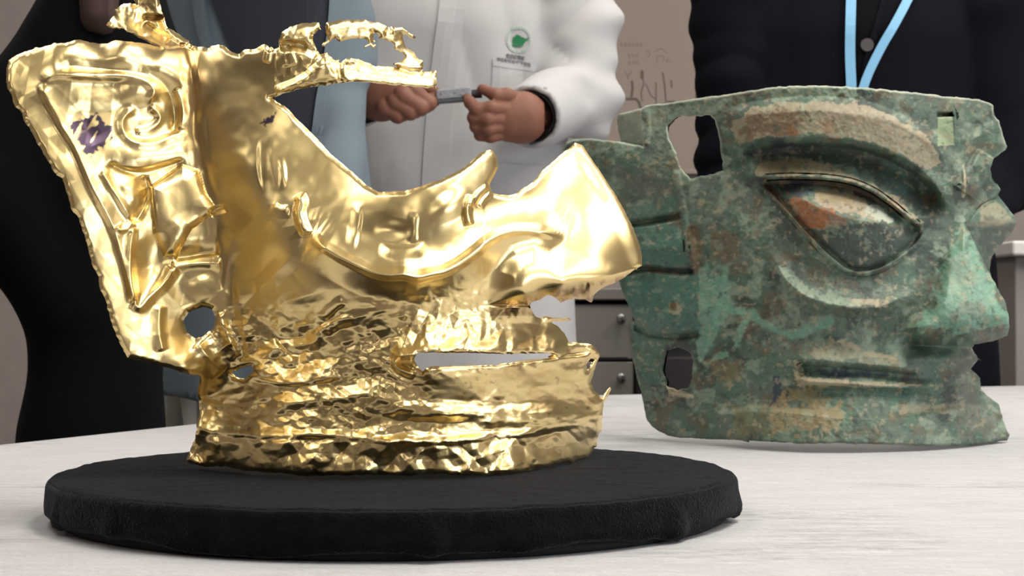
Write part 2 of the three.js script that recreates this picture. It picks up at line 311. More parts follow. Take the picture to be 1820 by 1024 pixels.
// ------------------------------------------------------------------ round black pad
const PAD = { x: -0.0665, z: -0.946, r: 0.2, top: TABLE_Y + 0.025 };
{
  const t = thing('display_pad', 'round black velvet covered display pad under the gold mask', 'display stand');
  t.position.set(PAD.x, TABLE_Y, PAD.z); t.scale.set(.975, 1, .975);
  const fuzz = texture(512, 512, (x, y) => { const v = 205 + 30 * tile(x / 16, y / 16, [32, 32], 21) + 50 * (hash(x, y, 9) - 0.5); return [v, v, v]; });
  const nap = texture(512, 512, (x, y) => { const v = 128 + 50 * tile(x / 4, y / 4, [128, 128], 22) + 90 * (hash(x, y, 10) - 0.5); return [v, v, v]; }, false);
  fuzz.repeat.set(6, 6); nap.repeat.set(9, 9);
  const black = new THREE.MeshPhysicalMaterial({ color: 0x191a1d, map: fuzz, roughness: 1, sheen: 0.6, sheenRoughness: 0.5, sheenColor: 0x9aa0a8, bumpMap: nap, bumpScale: 0.0012, specularIntensity: 0.2 });
  const base = new THREE.LatheGeometry([[0, 0], [0.192, 0], [0.194, 0.001], [0.194, 0.005], [0.19, 0.006], [0, 0.006]].map((q) => new THREE.Vector2(...q)), 128);
  part('base', base, std(0x0c0d0f, 0.8), t);
  // cover: rounded edge, skirt turned under, with two gathered folds
  const prof = [[0, 0.025]]; for (let r = 0.01; r < 0.19; r += 0.006) prof.push([r, 0.025]);
  for (let a = 0; a <= 8; a++) { const q = a / 8 * Math.PI / 2; prof.push([0.1945 + 0.0055 * Math.sin(q), 0.0195 + 0.0055 * Math.cos(q)]); }
  for (const q of [[0.2005, 0.016], [0.2012, 0.011], [0.2012, 0.0075], [0.2, 0.005], [0.1975, 0.0035], [0.1955, 0.0045], [0.1945, 0.006]]) prof.push(q);
  const N = 400, P = [], UV = [], I = [];
  const folds = [[0.22, 0.05, 0.002], [0.70, 0.07, 0.003], [1.18, 0.07, 0.002], [1.42, 0.05, 0.004], [2.3, 0.06, 0.002], [2.62, 0.05, 0.002], [5.5, 0.06, 0.003], [4.2, 0.05, 0.002]];
  prof.forEach(([r, y], k) => {
    for (let i = 0; i <= N; i++) {
      const a = i / N * Math.PI * 2, skirt = smooth(0.025, 0.008, y) * (r > 0.15 ? 1 : 0);
      let d = 0.0012 * vnoise(Math.cos(a) * 6 + 20, Math.sin(a) * 6 + y * 60) * (r > 0.19 ? 1 : 0), dy = 0.0004 * vnoise(Math.cos(a) * r * 130 + 40, Math.sin(a) * r * 130) * smooth(0, 0.05, r);
      for (const [fa, fw, fh] of folds) { let q = Math.abs(a - fa); q = Math.min(q, Math.PI * 2 - q); const w = fw * (0.4 + 0.6 * skirt); if (q < w) { d += fh * skirt * (1 - (q / w) ** 2) ** 2; dy -= 0.45 * fh * skirt * (1 - q / w); } }
      if (k > prof.length - 5) dy += 0.0022 * vnoise(a * 5, 3);
      P.push(Math.cos(a) * (r + d), Math.max(0.0006, y + dy), Math.sin(a) * (r + d)); UV.push(r > 0.19 && y < 0.024 ? a * 0.2 : Math.cos(a) * r, r > 0.19 && y < 0.024 ? y : Math.sin(a) * r);
    }
  });
  for (let k = 0; k + 1 < prof.length; k++) for (let i = 0; i < N; i++) { const a = k * (N + 1) + i, b = a + 1, c = a + N + 1, d = c + 1; I.push(a, b, c, b, d, c); }
  const g = new THREE.BufferGeometry(); g.setAttribute('position', new THREE.Float32BufferAttribute(P, 3)); g.setAttribute('uv', new THREE.Float32BufferAttribute(UV, 2)); g.setIndex(I); g.computeVertexNormals();
  part('cover', g, black, t);
}
// ------------------------------------------------------------------ the gold mask
{
  const t = thing('gold_mask', 'torn half gold foil mask with ear, standing on the black pad', 'mask');
  t.position.y = 0.0012;
  const OUT = region(11, 125, 15, 112, 25, 104, 45, 96, 60, 90, 82, 85, 100, 80, 117, 80, 135, 74, 150, 76, 175, 81, 190, 80, 205, 74.5, 225, 77, 250, 80.5, 272, 84, 286, 87,
    265, 75, 245, 66, 232, 59, 215, 54, 197, 51, 192, 45, 197, 37, 204, 31, 203, 22, 210, 16, 220, 10, 232, 9, 241, 10, 236, 0, 224, -30, 268, -38, 282, 0, 287, 22, 292, 38, 299, 54, 312, 61, 322, 67, 335, 76, 340, 86,
    350, 86, 360, 86, 370, 89, 380, 85, 391, 82, 402, 87, 412, 96, 425, 100, 435, 92, 455, 90, 470, 82, 475, 84, 479, 90, 482, 87, 487, 91, 495, 87, 495, 75, 500, 61, 515, 51, 537, 45, 567, 43, 569, 54, 557, 65, 556, 77, 562, 88, 569, 100,
    582, 97, 586, 105, 595, 111, 602, 110, 605, 117, 615, 107, 630, 107, 640, 109, 655, 116, 667, 121, 692, 122, 705, 123, 700, 117, 715, 113, 719, 105, 715, 97, 700, 89, 699, 81, 687, 74, 675, 70, 671, 64, 662, 60, 664, 72, 669, 85, 665, 90, 657, 84, 649, 87, 655, 81, 652, 74, 640, 72, 625, 72, 605, 77, 595, 71, 587, 77, 577, 87, 572, 85, 575, 80, 584, 75, 579, 60, 577, 50, 579, 44,
    600, 40, 630, 38, 650, 39, 675, 45, 691, 52, 701, 51, 715, 52, 725, 59, 740, 70, 736, 74, 722, 66, 716, 64, 717, 75, 722, 89, 735, 97, 742, 107, 751, 112, 752, 120, 750, 131, 775, 130, 776, 150, 774, 159, 755, 160, 730, 157, 692, 154, 655, 150, 630, 149, 600, 151, 580, 156, 542, 160, 517, 166, 490, 175, 480, 177, 487, 182, 505, 192, 515, 200, 527, 215, 540, 227, 567, 254, 585, 275, 605, 292, 630, 313, 652, 333, 672, 345, 690, 344, 720, 343, 742, 337, 767, 328, 787, 321, 815, 307, 835, 293, 855, 275, 870, 270, 877, 273, 884, 283, 885, 301, 877, 318, 870, 331, 875, 347, 890, 350, 905, 351, 917, 348, 930, 338, 947, 328, 962, 308, 980, 293, 1000, 276, 1022, 257, 1035, 261, 1050, 283, 1070, 313, 1090, 343, 1110, 378, 1125, 408, 1135, 433, 1141, 456, 1141, 476, 1127, 483, 1110, 497, 1095, 506, 1082, 511, 1072, 516, 1055, 527, 1052, 542, 1040, 537, 1020, 534, 997, 541, 982, 529, 972, 528, 960, 536, 945, 541, 942, 549, 950, 564, 960, 570, 972, 566, 990, 569, 1005, 568, 1015, 573, 1000, 574, 985, 574, 980, 576, 992, 584, 1002, 594, 1011, 611, 1022, 612, 1040, 613, 1055, 618, 1065, 632, 1066, 637, 1061, 647, 1057, 660, 1052, 675, 1050, 685, 1060, 701, 1070, 712, 1077, 697, 1085, 691, 1087, 695, 1082, 707, 1074, 718, 1072, 727, 1071, 742, 1069, 767, 1062, 783, 1061, 796, 1045, 815, 1024, 821, 1018, 828, 1010, 823, 985, 828, 962, 835, 935, 842, 910, 846, 855, 849, 817, 848, 767, 845, 720, 850, 655, 848, 605, 849, 542, 850, 492, 845, 455, 843, 430, 840, 400, 833, 362, 833, 330, 825, 337, 808, 347, 783, 350, 768, 349, 760, 354, 737, 352, 700, 355, 675, 350, 671, 337, 669, 312, 662, 290, 655, 262, 648, 242, 643, 227, 640, 217, 622, 207, 600, 197, 572, 187, 537, 175, 512, 175, 496, 165, 476, 157, 446, 152, 428, 145, 411, 139, 391, 127, 376, 121, 351, 110, 321, 100, 316, 87, 293, 75, 273, 65, 256, 57, 240, 42, 217, 40, 205, 27, 192, 19, 172, 11, 150);
  const HOLES = [
    region(735, 642, 742, 632, 767, 630, 790, 632, 830, 631, 880, 633, 942, 632, 980, 632, 985, 637, 972, 641, 947, 642, 910, 648, 880, 653, 830, 653, 792, 654, 767, 655, 757, 659, 752, 664, 742, 655),
    region(326, 574, 335, 559, 360, 549, 377, 553, 384, 569, 377, 589, 360, 602, 347, 605, 332, 594), region(411, 667, 430, 657, 447, 654, 450, 664, 435, 677, 420, 674), region(1042, 652, 1050, 640, 1057, 642, 1044, 664),
    region(663, 75, 667, 80, 665, 85, 660, 80),
  ];
  const edge = (x, y) => {
    let s = inward(OUT, x, y); if (s < -6 || s > 30) { } else { const q = y < 190 || x < 320 || y > 500 ? 1 : .45; s += q * (1.2 * vnoise(x / 8, y / 8, 91) + 0.6 * vnoise(x / 4, y / 4, 92)); }
    for (const h of HOLES) if (x > h.x0 - 20 && x < h.x1 + 20 && y > h.y0 - 20 && y < h.y1 + 20) s = Math.min(s, -inward(h, x, y) + 0.8 * vnoise(x / 5, y / 5, 93));
    return s;
  };
  // distances ahead, measured over the mask
  const D0 = plate([
    [15, 120, .905], [60, 90, .915], [130, 75, .925], [220, 78, .94], [290, 95, .953], [40, 205, .899], [100, 200, .906], [110, 321, .895], [175, 500, .893], [227, 640, .893], [290, 655, .903], [337, 669, .914], [150, 300, .903], [250, 300, .925], [250, 450, .915], [330, 610, .92], [330, 450, .932], [200, 150, .927],
    [335, 110, .957], [345, 200, .953], [360, 300, .947], [390, 400, .94], [408, 500, .934], [425, 600, .928], [438, 660, .924],
    [420, 100, .955], [450, 150, .948], [400, 200, .946], [480, 175, .943], [450, 300, .930], [500, 400, .914], [560, 500, .898], [480, 550, .920], [520, 620, .915], [600, 620, .899], [700, 600, .894], [800, 600, .903], [900, 600, .932], [985, 610, .97],
    [567, 254, .938], [630, 313, .922], [690, 343, .908], [767, 328, .908], [835, 293, .925], [870, 275, .937], [700, 420, .898], [720, 510, .89], [600, 440, .902], [860, 440, .918],
    [880, 345, .938], [905, 351, .948], [1022, 258, 1.03], [1070, 313, 1.024], [1110, 378, 1.012], [1140, 465, 1.0], [960, 380, .962], [1040, 380, .985], [900, 500, .925], [870, 540, .922], [1000, 480, .946], [1080, 476, .968], [1000, 506, .942], [1080, 492, .966], [930, 524, .928], [950, 556, .955],
    [950, 564, .957], [1002, 594, .985], [740, 645, .890], [800, 640, .897], [900, 640, .93], [985, 640, .967], [1050, 620, 1.0], [1066, 640, 1.01], [1060, 701, 1.013], [1070, 750, 1.025], [1061, 790, 1.035], [1010, 822, .974], [935, 840, .925], [855, 848, .898], [767, 846, .886], [655, 848, .883], [542, 849, .89], [455, 843, .912], [400, 836, .934], [335, 825, .95],
    [355, 765, .940], [450, 775, .912], [550, 780, .892], [700, 785, .886], [800, 785, .894], [900, 775, .92], [1000, 755, .968], [700, 720, .887], [500, 700, .908], [900, 700, .925], [365, 700, .947],
    [530, 60, .95], [540, 120, .945], [600, 130, .95], [600, 45, .965], [650, 45, .98], [700, 60, .993], [740, 100, 1.003], [700, 140, .975], [775, 145, 1.0], [200, 45, .975], [240, 30, .985], [265, -20, .99], [310, 75, .972], [270, 62, .978],
  ], 0.0);
  const ledge = curve(535, 421, 555, 428, 575, 443, 605, 461, 635, 476, 662, 488, 692, 493, 717, 492, 742, 497, 767, 492, 792, 486, 817, 473, 845, 453, 870, 431, 892, 420, 915, 414, 940, 413, 965, 417, 988, 424, 1005, 434);
  const noseEdge = curve(850, 548, 880, 541, 920, 529, 960, 519, 1000, 509, 1040, 500, 1090, 491, 1150, 474);
  const jaw = curve(330, 764, 365, 768, 420, 774, 500, 779, 560, 777, 600, 779, 650, 783, 720, 789, 800, 787, 880, 779, 960, 770, 1020, 757, 1080, 738);
  const upperLip = line(690, 640, 740, 634, 800, 633, 900, 634, 1010, 632), lowerLip = line(735, 660, 760, 658, 850, 655, 950, 646, 1060, 636);
  const seam = curve(331, 84, 338, 150, 346, 215, 352, 280, 372, 345, 384, 378, 392, 430, 402, 500, 413, 570, 428, 640, 440, 668);
  const emboss = (L, h, up, down, a, b, ends = .1) => ridge(L, h * 1.15, up * 1.7, down * 1.7, 'cusp', 'cusp', ends);
  const F = [
    ridge(ledge, .0105, 66, 44, 'cusp', 'soft', 0.1), ridge(ledge, .0022, 12, 8, 'tent', 'tent', 0.1),
    ridge(curve(528, 350, 534, 362, 530, 380, 534, 400, 545, 423), .004, 14, 8, 'round', 'tent', .1),
    ridge(curve(484, 366, 498, 376, 515, 374), .0013, 6, 16, 'tent', 'round', .25), ridge(curve(470, 240, 466, 285, 472, 330, 487, 365), -.0014, 16, 10, 'round', 'round', .35), ridge(curve(498, 280, 502, 320, 500, 345), .001, 8, 6, 'round', 'round', .4),
    raised(region(858, 590, 872, 480, 905, 435, 950, 428, 1000, 440, 1080, 462, 1190, 470, 1140, 560, 1000, 590), .006, 50),
    bump(1060, 395, 70, 120, .004, -.5), ridge(curve(1026, 250, 1070, 308, 1110, 374, 1150, 470), .004, 30, 30, 'round', 'round', 0),
    ridge(jaw, .003, 34, 30, 'tent', 'tent', 0), ridge(jaw, .0015, 8, 6, 'tent', 'tent', 0), (x, y) => { if (y < 735) return 0; const n = nearest(jaw, x, y); return n.s < 0 ? Math.min(n.d, 80) * .00006 : 0; },
    ridge(upperLip, .011, 80, 5, 'cusp', 'tent', .08), ridge(lowerLip, .006, 5, 70, 'tent', 'tent', .1),
    bump(920, 745, 170, 30, .006), bump(780, 735, 120, 22, .004),
    // folds of the eye band
    ridge(curve(640, 360, 636, 400, 625, 450), .0011, 6, 16, 'tent', 'round', .25), ridge(curve(741, 378, 737, 410, 738, 440), .001, 5, 14, 'tent', 'round', .25), ridge(curve(672, 440, 700, 448, 735, 446, 760, 436), .0016, 6, 20, 'tent', 'round', .25), bump(700, 412, 40, 22, -.002), bump(800, 370, 50, 30, .003, -.6), ridge(curve(838, 350, 832, 380, 836, 405), .004, 6, 8), ridge(curve(868, 335, 850, 350, 838, 372), .003, 6, 6), ridge(curve(875, 345, 862, 358, 852, 372), .002, 5, 5),
    // ear
    emboss(curve(78, 160, 84, 145, 100, 137, 150, 137, 230, 138, 258, 145, 274, 163, 268, 182, 262, 196), .0036, 12, 9, 'round', 'round', .1),
    emboss(curve(95, 128, 125, 122, 170, 126, 240, 132, 280, 145, 300, 167, 309, 200, 309, 232, 300, 248), -.0055, 18, 10, 'cusp', 'round', .1),
    emboss(curve(312, 160, 320, 180, 324, 205, 318, 236), .0032, 8, 6, 'round', 'tent', .1),
    emboss(curve(246, 196, 226, 205, 217, 220, 222, 242, 240, 256, 275, 258, 305, 246, 335, 236), .0036, 7, 9, 'tent', 'round', .1),
    emboss(curve(264, 192, 280, 203, 284, 215, 275, 228, 255, 237, 238, 236), .0032, 8, 6, 'round', 'tent', .12), bump(240, 170, 45, 30, .004), bump(170, 180, 55, 26, .003),
    emboss(curve(70, 150, 84, 180, 110, 227, 136, 270, 165, 338, 200, 405, 217, 460, 232, 515, 241, 548), .0046, 24, 7, 'round', 'tent', .05), emboss(curve(180, 305, 200, 340, 222, 375, 236, 396), .0036, 8, 7, 'tent', 'round', .1), emboss(curve(207, 404, 215, 412, 228, 408, 236, 398), .003, 6, 6),
    bump(270, 275, 90, 45, .007), emboss(curve(190, 290, 215, 305, 255, 310, 290, 301, 330, 288), -.005, 5, 18, 'tent', 'cusp', .12), emboss(curve(256, 312, 263, 350, 250, 385, 238, 402), -.005, 5, 16, 'tent', 'cusp', .12), bump(230, 350, 30, 48, .005, -.4),
    raised(region(266, 335, 322, 296, 352, 306, 366, 348, 384, 374, 372, 388, 340, 410, 314, 458, 292, 460, 276, 420), .010, 30, 'pillow'), bump(330, 420, 40, 45, .004),
    emboss(curve(308, 462, 330, 460, 360, 455, 392, 452), -.005, 18, 4, 'cusp', 'tent', .1), emboss(curve(304, 478, 330, 474, 360, 472, 395, 472), .004, 7, 16, 'tent', 'round', .08),
    bump(270, 470, 42, 85, -.007, .25), emboss(curve(236, 540, 248, 550, 266, 532, 296, 500, 308, 478), .0045, 9, 9, 'tent', 'tent', .06), emboss(curve(238, 405, 232, 450, 234, 500, 241, 545), .004, 6, 9, 'tent', 'round', .08),
    bump(355, 510, 40, 34, .005), emboss(curve(285, 545, 283, 590, 290, 630), .003, 8, 10), emboss(curve(388, 560, 404, 600, 422, 640), .003, 8, 8, 'tent', 'round', .1), emboss(curve(350, 612, 372, 640, 392, 668), .004, 16, 14, 'tent', 'tent', .1), bump(355, 578, 45, 45, -.003),
    // cracks and seam
    ridge(curve(372, 382, 386, 376, 402, 372), -.003, 5, 9, 'tent', 'round', .1), ridge(seam, -.0015, 16, 16, 'round', 'round', .05),
    // crossing folds at the jaw
    ridge(curve(545, 612, 570, 592, 600, 574, 630, 566), .002, 6, 16, 'tent', 'round', .25), ridge(curve(572, 575, 595, 552, 615, 538), .0014, 14, 5, 'round', 'tent', .2), ridge(curve(440, 672, 480, 680, 520, 684, 560, 680, 610, 670), .003, 30, 6, 'round', 'tent', .15),
    ridge(curve(480, 605, 500, 628, 530, 650), .0022, 6, 20, 'tent', 'round', .2), ridge(curve(700, 640, 704, 655, 722, 666, 738, 672), .004, 7, 7, 'tent', 'tent', .1),
    // brow band
    ridge(curve(490, 170, 540, 145, 575, 120, 590, 112), .003, 10, 40, 'tent', 'round', .1), ridge(curve(497, 85, 520, 84, 548, 90, 566, 100), -.004, 10, 10, 'tent', 'tent', .05), ridge(line(500, 88, 508, 125), .001, 4, 12, 'tent', 'round', .2), ridge(line(515, 90, 525, 120), .0014, 4, 14, 'tent', 'round', .2), ridge(line(478, 94, 474, 115), .002, 6, 6),
    ridge(curve(600, 112, 604, 135, 606, 150), -.0014, 6, 3, 'tent', 'tent', .05), ridge(curve(610, 148, 660, 147, 720, 152, 776, 156), .003, 9, 4, 'tent', 'round', .05), bump(622, 112, 14, 9, .003), ridge(line(700, 122, 725, 131, 752, 133), -.004, 6, 6, 'tent', 'tent', .1),
    ridge(curve(579, 50, 620, 44, 660, 46, 690, 56), .003, 6, 20, 'tent', 'round', .05), ridge(curve(695, 58, 715, 54, 728, 62, 738, 72), .005, 9, 9, 'tent', 'tent', .1),
    // torn strip behind the forehead
    ridge(curve(345, 84, 320, 72, 300, 56, 285, 34), .005, 8, 10, 'tent', 'round', .05), ridge(curve(255, 45, 275, 60, 300, 78), -.005, 7, 7, 'tent', 'tent', .1), ridge(line(252, 33, 292, 36), -.004, 5, 5, 'tent', 'tent', .1), bump(222, 30, 30, 22, .004),
  ];
  const stripFall = region(190, -50, 345, -50, 345, 84, 336, 88, 300, 93, 286, 87, 262, 74, 190, 60);
  const crumple = (x, y) => {
    const ear = smooth(9, -9, x - 335 - (y - 84) * .19), low = smooth(515, 610, y + 0.25 * (x - 600) * (x > 600 ? 1 : -.2)) * smooth(330, 420, x) , band = smooth(778, 792, y - (x > 800 ? -(x - 800) * .12 : 0));
    const onNose = x > 820 && y < 560 ? nearest(noseEdge, x, y).s : -99, wing = smooth(-16, 4, onNose) * smooth(845, 890, x);
    const lipFlat = smooth(30, 0, Math.max(0, 22 - inward(region(760, 662, 1045, 650, 1050, 690, 930, 700, 820, 728, 770, 722), x, y, 60)));
    let h = 0;
    const cheek = (1 - ear) * (1 - low);
    h += ear * (.0011 * foil(x / 55, y / 62, 1) + .00028 * foil(x / 20, y / 24, 2));
    const topz = smooth(190, 110, y) * (x > 330 ? 1 : 0);
    h += cheek * (x > 860 && y < 545 && y > 200 ? .0002 : .0006 + topz * .0014) * foil(x / 90 + 3, y / 100, 3) + cheek * .00012 * vnoise(x / 14, y / 14, 4);
    h += cheek * .0011 * smooth(330, 430, y) * smooth(640, 540, x) * foil(x / 48 + y / 70, y / 40, 19);
    const k = (1 - wing) * (1 - .8 * lipFlat) * low * (1 - band);
    if (k > 0) {
      const left = smooth(760, 600, x), right = smooth(660, 780, x) * smooth(650, 620, y);
      h += k * (.0022 * foil(x / 84 + y / 200, y / 46, 5) + .0021 * foil(x / 40 + y / 90, y / 25, 6) + .0009 * foil(x / 18 - y / 50, y / 13, 7) + .0003 * foil(x / 9, y / 7, 17)) * (.62 + .3 * left) * (1 - .35 * right);
      h += k * right * (.0016 * foil(x / 24 + y / 80, y / 50, 8) + .0006 * foil(x / 12, y / 20, 18));
    }
    if (band > 0) h += band * (.0036 * foil(x / 50 + y / 70, y / 60, 9) + .0019 * foil(x / 27 - y / 80, y / 34, 10) + .0006 * foil(x / 13, y / 13, 11));
    if (y < 180 && x > 490) h += .0010 * foil(x / 30, y / 24, 12) + .0006 * foil(x / 12, y / 11, 13);
    if (y < 90 && x < 345 && inward(stripFall, x, y, 20) > 0) h += .0016 * foil(x / 20, y / 20, 14) + .0004 * foil(x / 8, y / 8, 15);
    const flare = smooth(400, 345, x) * smooth(760, 800, y); if (flare > 0) h += flare * .006 * foil(x / 13 - y / 40, y / 60, 16);
    return h;
  };
  const depth = (x, y, s) => {
    let h = crumple(x, y); for (const f of F) h += f(x, y) * (y > 90 ? mix(.6, 1, smooth(388, 436, x)) : 1);
    // the foil ends in a rolled lip
    if (s < 9) { const u = 1 - s / 9; h -= (x > 930 && y > 480 && y < 560 ? .0008 : .0030) * u * u; }
    // underside of the nose turns away
    if (x > 840 && y > 460 && y < 575) { const n = nearest(noseEdge, x, y); if (n.s < 0 && y < 548) h -= Math.min(.026, n.d * .0003) * smooth(840, 880, x) * smooth(560, 545, y + (x < 950 ? 4 : -4)); }
    if (y < 95 && x < 345 && inward(stripFall, x, y, 20) > 0) h -= .006 * smooth(0, 6, inward(stripFall, x, y, 20));
    return D0(x, y) - h;
  };
  const STAIN = region(121, 224, 135, 214, 158, 212, 168, 204, 180, 207, 190, 222, 200, 226, 203, 250, 190, 260, 186, 272, 176, 268, 165, 286, 152, 286, 140, 262, 128, 245), STAIN2 = region(462, 222, 475, 213, 486, 203, 494, 198, 492, 214, 480, 226, 468, 228);
  const gold = [0.89, 0.695, 0.33], purple = [.052, .035, .085], soil = [.24, .13, .055];
  const tint = (x, y) => {
    let c = mix3(gold, [.88, .69, .34], smooth(-.2, .6, fbm(x / 90, y / 90, 60)));
    const s1 = Math.max(inward(STAIN, x, y, 20), inward(STAIN2, x, y, 20)) + 7 * fbm(x / 7, y / 7, 61) - 1;
    let p = smooth(-1, 3, s1); p *= smooth(.8, .62, Math.abs(vnoise(x / 9 + y / 16, y / 14, 62))); c = mix3(c, purple, .96 * p);
    const seamD = x > 300 && x < 460 && y > 80 ? nearest(seam, x, y).d : 99; c = mix3(c, [.75, .40, .10], .6 * smooth(34, 4, seamD + 10 * vnoise(x / 10, y / 30, 63)) * smooth(420, 60, y));
    const dirt = smooth(.42, .6, fbm(x / 9, y / 9, 64)) * (smooth(600, 720, y) * .5 + smooth(95, 60, y) * (x < 345 ? .8 : .25) + .06); c = mix3(c, soil, dirt);
    if (x > 230 && x < 300 && y > 10 && y < 40) c = mix3(c, [.35, .2, .13], .7 * smooth(.0, .3, fbm(x / 12, y / 8, 65)));
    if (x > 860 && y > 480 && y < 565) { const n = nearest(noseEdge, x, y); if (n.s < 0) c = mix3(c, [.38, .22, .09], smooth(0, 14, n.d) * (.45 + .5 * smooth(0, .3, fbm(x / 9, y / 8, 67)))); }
    if (x > 730 && y > 625 && y < 740) c = mix3(c, [.55, .33, .14], .35 * smooth(0, .4, fbm(x / 22, y / 14, 66)));
    return c;
  };
  const leftOfSeam = region(0, 60, 286, 87, 310, 94, 331, 92, 338, 150, 346, 215, 352, 280, 372, 345, 384, 378, 392, 430, 402, 500, 413, 570, 425, 640, 418, 668, 345, 690, 0, 690);
  const browR = region(489, 30, 800, 30, 800, 168, 560, 163, 520, 167, 520, 140, 500, 100), noseR = region(868, 330, 1022, 240, 1170, 480, 1060, 560, 940, 545, 862, 545, 866, 480, 890, 432, 868, 400);
  const inR = (r) => (x, y) => insideOf(r, x, y);
  const geos = sheet({ box: [-4, -44, 1150, 862], step: STEP_GOLD, edge, depth, thick: 0.0012, tint, parts: [{ name: 'torn_strip', inside: inR(stripFall) }, { name: 'ear', inside: inR(leftOfSeam) }, { name: 'brow_band', inside: inR(browR) }, { name: 'nose', inside: inR(noseR) }, { name: 'face' }] });
  const mat = new THREE.MeshStandardMaterial({ color: 0xffffff, metalness: 1, roughness: 0.3, vertexColors: true });
  ['torn_strip', 'ear', 'brow_band', 'nose', 'face'].forEach((n, i) => part(n, geos[i], mat, t, { torn_strip: 'torn soiled gold strip', ear: 'gold ear with embossed scroll and a round hole', brow_band: 'ragged gold brow strip' }[n]));
}
// ------------------------------------------------------------------ the green bronze mask
{
  const t = thing('bronze_mask', 'hollow bronze mask with green patina, tilted a little off the white cloth', 'mask');
  const OUT = region(1000, 268, 1006, 254, 1017, 248, 1047, 246, 1085, 250, 1125, 256, 1143, 260, 1140, 225, 1136, 196, 1146, 187, 1180, 184, 1262, 172, 1350, 159, 1365, 156, 1402, 153, 1452, 152, 1505, 154, 1552, 157, 1590, 161, 1640, 166, 1677, 171, 1715, 174, 1740, 177, 1757, 182, 1765, 188, 1767, 204, 1775, 215, 1787, 252, 1790, 260, 1787, 267, 1767, 281, 1760, 301, 1762, 316, 1779, 337, 1774, 348,
    1745, 365, 1722, 392, 1716, 398, 1732, 431, 1750, 468, 1772, 511, 1787, 537, 1792, 562, 1794, 582, 1790, 597, 1765, 607, 1725, 613, 1730, 624, 1739, 639, 1725, 656, 1742, 672, 1744, 692, 1755, 704, 1775, 719, 1780, 737, 1790, 764, 1794, 773, 1790, 783, 1740, 790, 1665, 793, 1590, 791, 1490, 788, 1427, 789, 1365, 785, 1285, 782, 1225, 779, 1210, 779, 1185, 774, 1172, 767, 1160, 759, 1149, 747, 1145, 724, 1140, 699, 1132, 672, 1125, 637, 1120, 602, 1117, 579, 1121, 572, 1129, 571, 1120, 549, 1110, 529, 1100, 500, 1070, 420, 1030, 330);
  const HOLES = [region(1187, 225, 1196, 212, 1210, 206, 1240, 207, 1262, 205, 1270, 211, 1277, 240, 1283, 275, 1285, 303, 1260, 311, 1226, 318, 1215, 304, 1205, 285, 1198, 262, 1190, 250), region(1185, 622, 1205, 618, 1224, 624, 1232, 640, 1230, 672, 1222, 690, 1205, 693, 1186, 686, 1179, 660)];
  const edge = (x, y) => {
    let s = inward(OUT, x, y); if (s > -6 && s < 20) s += .9 * vnoise(x / 9, y / 9, 191) + .5 * vnoise(x / 4, y / 4, 192);
    for (const h of HOLES) if (x > h.x0 - 20 && x < h.x1 + 20 && y > h.y0 - 20 && y < h.y1 + 20) s = Math.min(s, -inward(h, x, y) + 1.6 * vnoise(x / 7, y / 7, 193));
    return s;
  };
  const D0 = plate([
    [1140, 190, 1.515], [1250, 174, 1.455], [1350, 160, 1.405], [1450, 153, 1.378], [1550, 157, 1.378], [1640, 166, 1.4], [1700, 173, 1.43], [1765, 190, 1.475],
    [1000, 260, 1.575], [1070, 250, 1.54], [1140, 300, 1.49], [1035, 330, 1.565], [1120, 400, 1.505], [1070, 420, 1.54], [1105, 510, 1.52], [1160, 480, 1.48], [1125, 560, 1.51], [1200, 560, 1.455], [1200, 350, 1.465], [1160, 225, 1.495],
    [1240, 400, 1.44], [1250, 500, 1.433], [1260, 600, 1.43], [1300, 300, 1.425], [1320, 400, 1.402], [1320, 500, 1.4], [1320, 600, 1.4], [1330, 220, 1.412], [1300, 340, 1.42],
    [1120, 600, 1.53], [1150, 700, 1.51], [1160, 750, 1.505], [1240, 700, 1.44], [1240, 775, 1.442], [1340, 700, 1.395], [1340, 780, 1.39],
    [1400, 230, 1.39], [1500, 220, 1.38], [1600, 240, 1.388], [1660, 280, 1.41], [1400, 280, 1.392], [1550, 300, 1.388], [1640, 350, 1.41], [1690, 300, 1.428],
    [1380, 400, 1.385], [1440, 500, 1.372], [1520, 560, 1.368], [1460, 380, 1.376], [1540, 400, 1.376], [1620, 420, 1.396], [1645, 410, 1.404], [1600, 500, 1.383], [1640, 480, 1.395], [1420, 580, 1.373], [1560, 610, 1.383], [1600, 570, 1.383],
    [1716, 398, 1.432], [1700, 380, 1.43], [1740, 450, 1.42], [1775, 520, 1.406], [1792, 575, 1.398], [1700, 500, 1.402], [1660, 590, 1.388], [1720, 590, 1.39],
    [1440, 650, 1.366], [1540, 660, 1.376], [1640, 660, 1.404], [1700, 650, 1.432], [1738, 640, 1.462], [1440, 710, 1.364], [1560, 715, 1.37], [1660, 715, 1.4], [1720, 700, 1.435], [1750, 705, 1.465], [1440, 785, 1.36], [1560, 788, 1.362], [1660, 790, 1.385], [1740, 786, 1.43], [1790, 776, 1.468], [1778, 735, 1.47],
    [1740, 240, 1.455], [1786, 258, 1.5], [1762, 308, 1.49], [1778, 337, 1.51], [1720, 330, 1.447], [1740, 360, 1.465],
  ], 0.0);
  const browLow = curve(1303, 259, 1340, 250, 1380, 245, 1420, 243, 1458, 243, 1517, 248, 1575, 264, 1622, 289, 1661, 324, 1681, 355, 1694, 378);
  const lidEdge = curve(1342, 317, 1365, 315, 1420, 313, 1470, 316, 1510, 322, 1545, 335, 1585, 360, 1612, 382, 1648, 409);
  const eyeLine = curve(1392, 338, 1420, 350, 1450, 366, 1505, 388, 1560, 396, 1632, 408);
  const eyeLow = curve(1350, 320, 1375, 350, 1400, 378, 1440, 422, 1475, 457, 1510, 482, 1545, 484, 1590, 465, 1630, 432, 1648, 409);
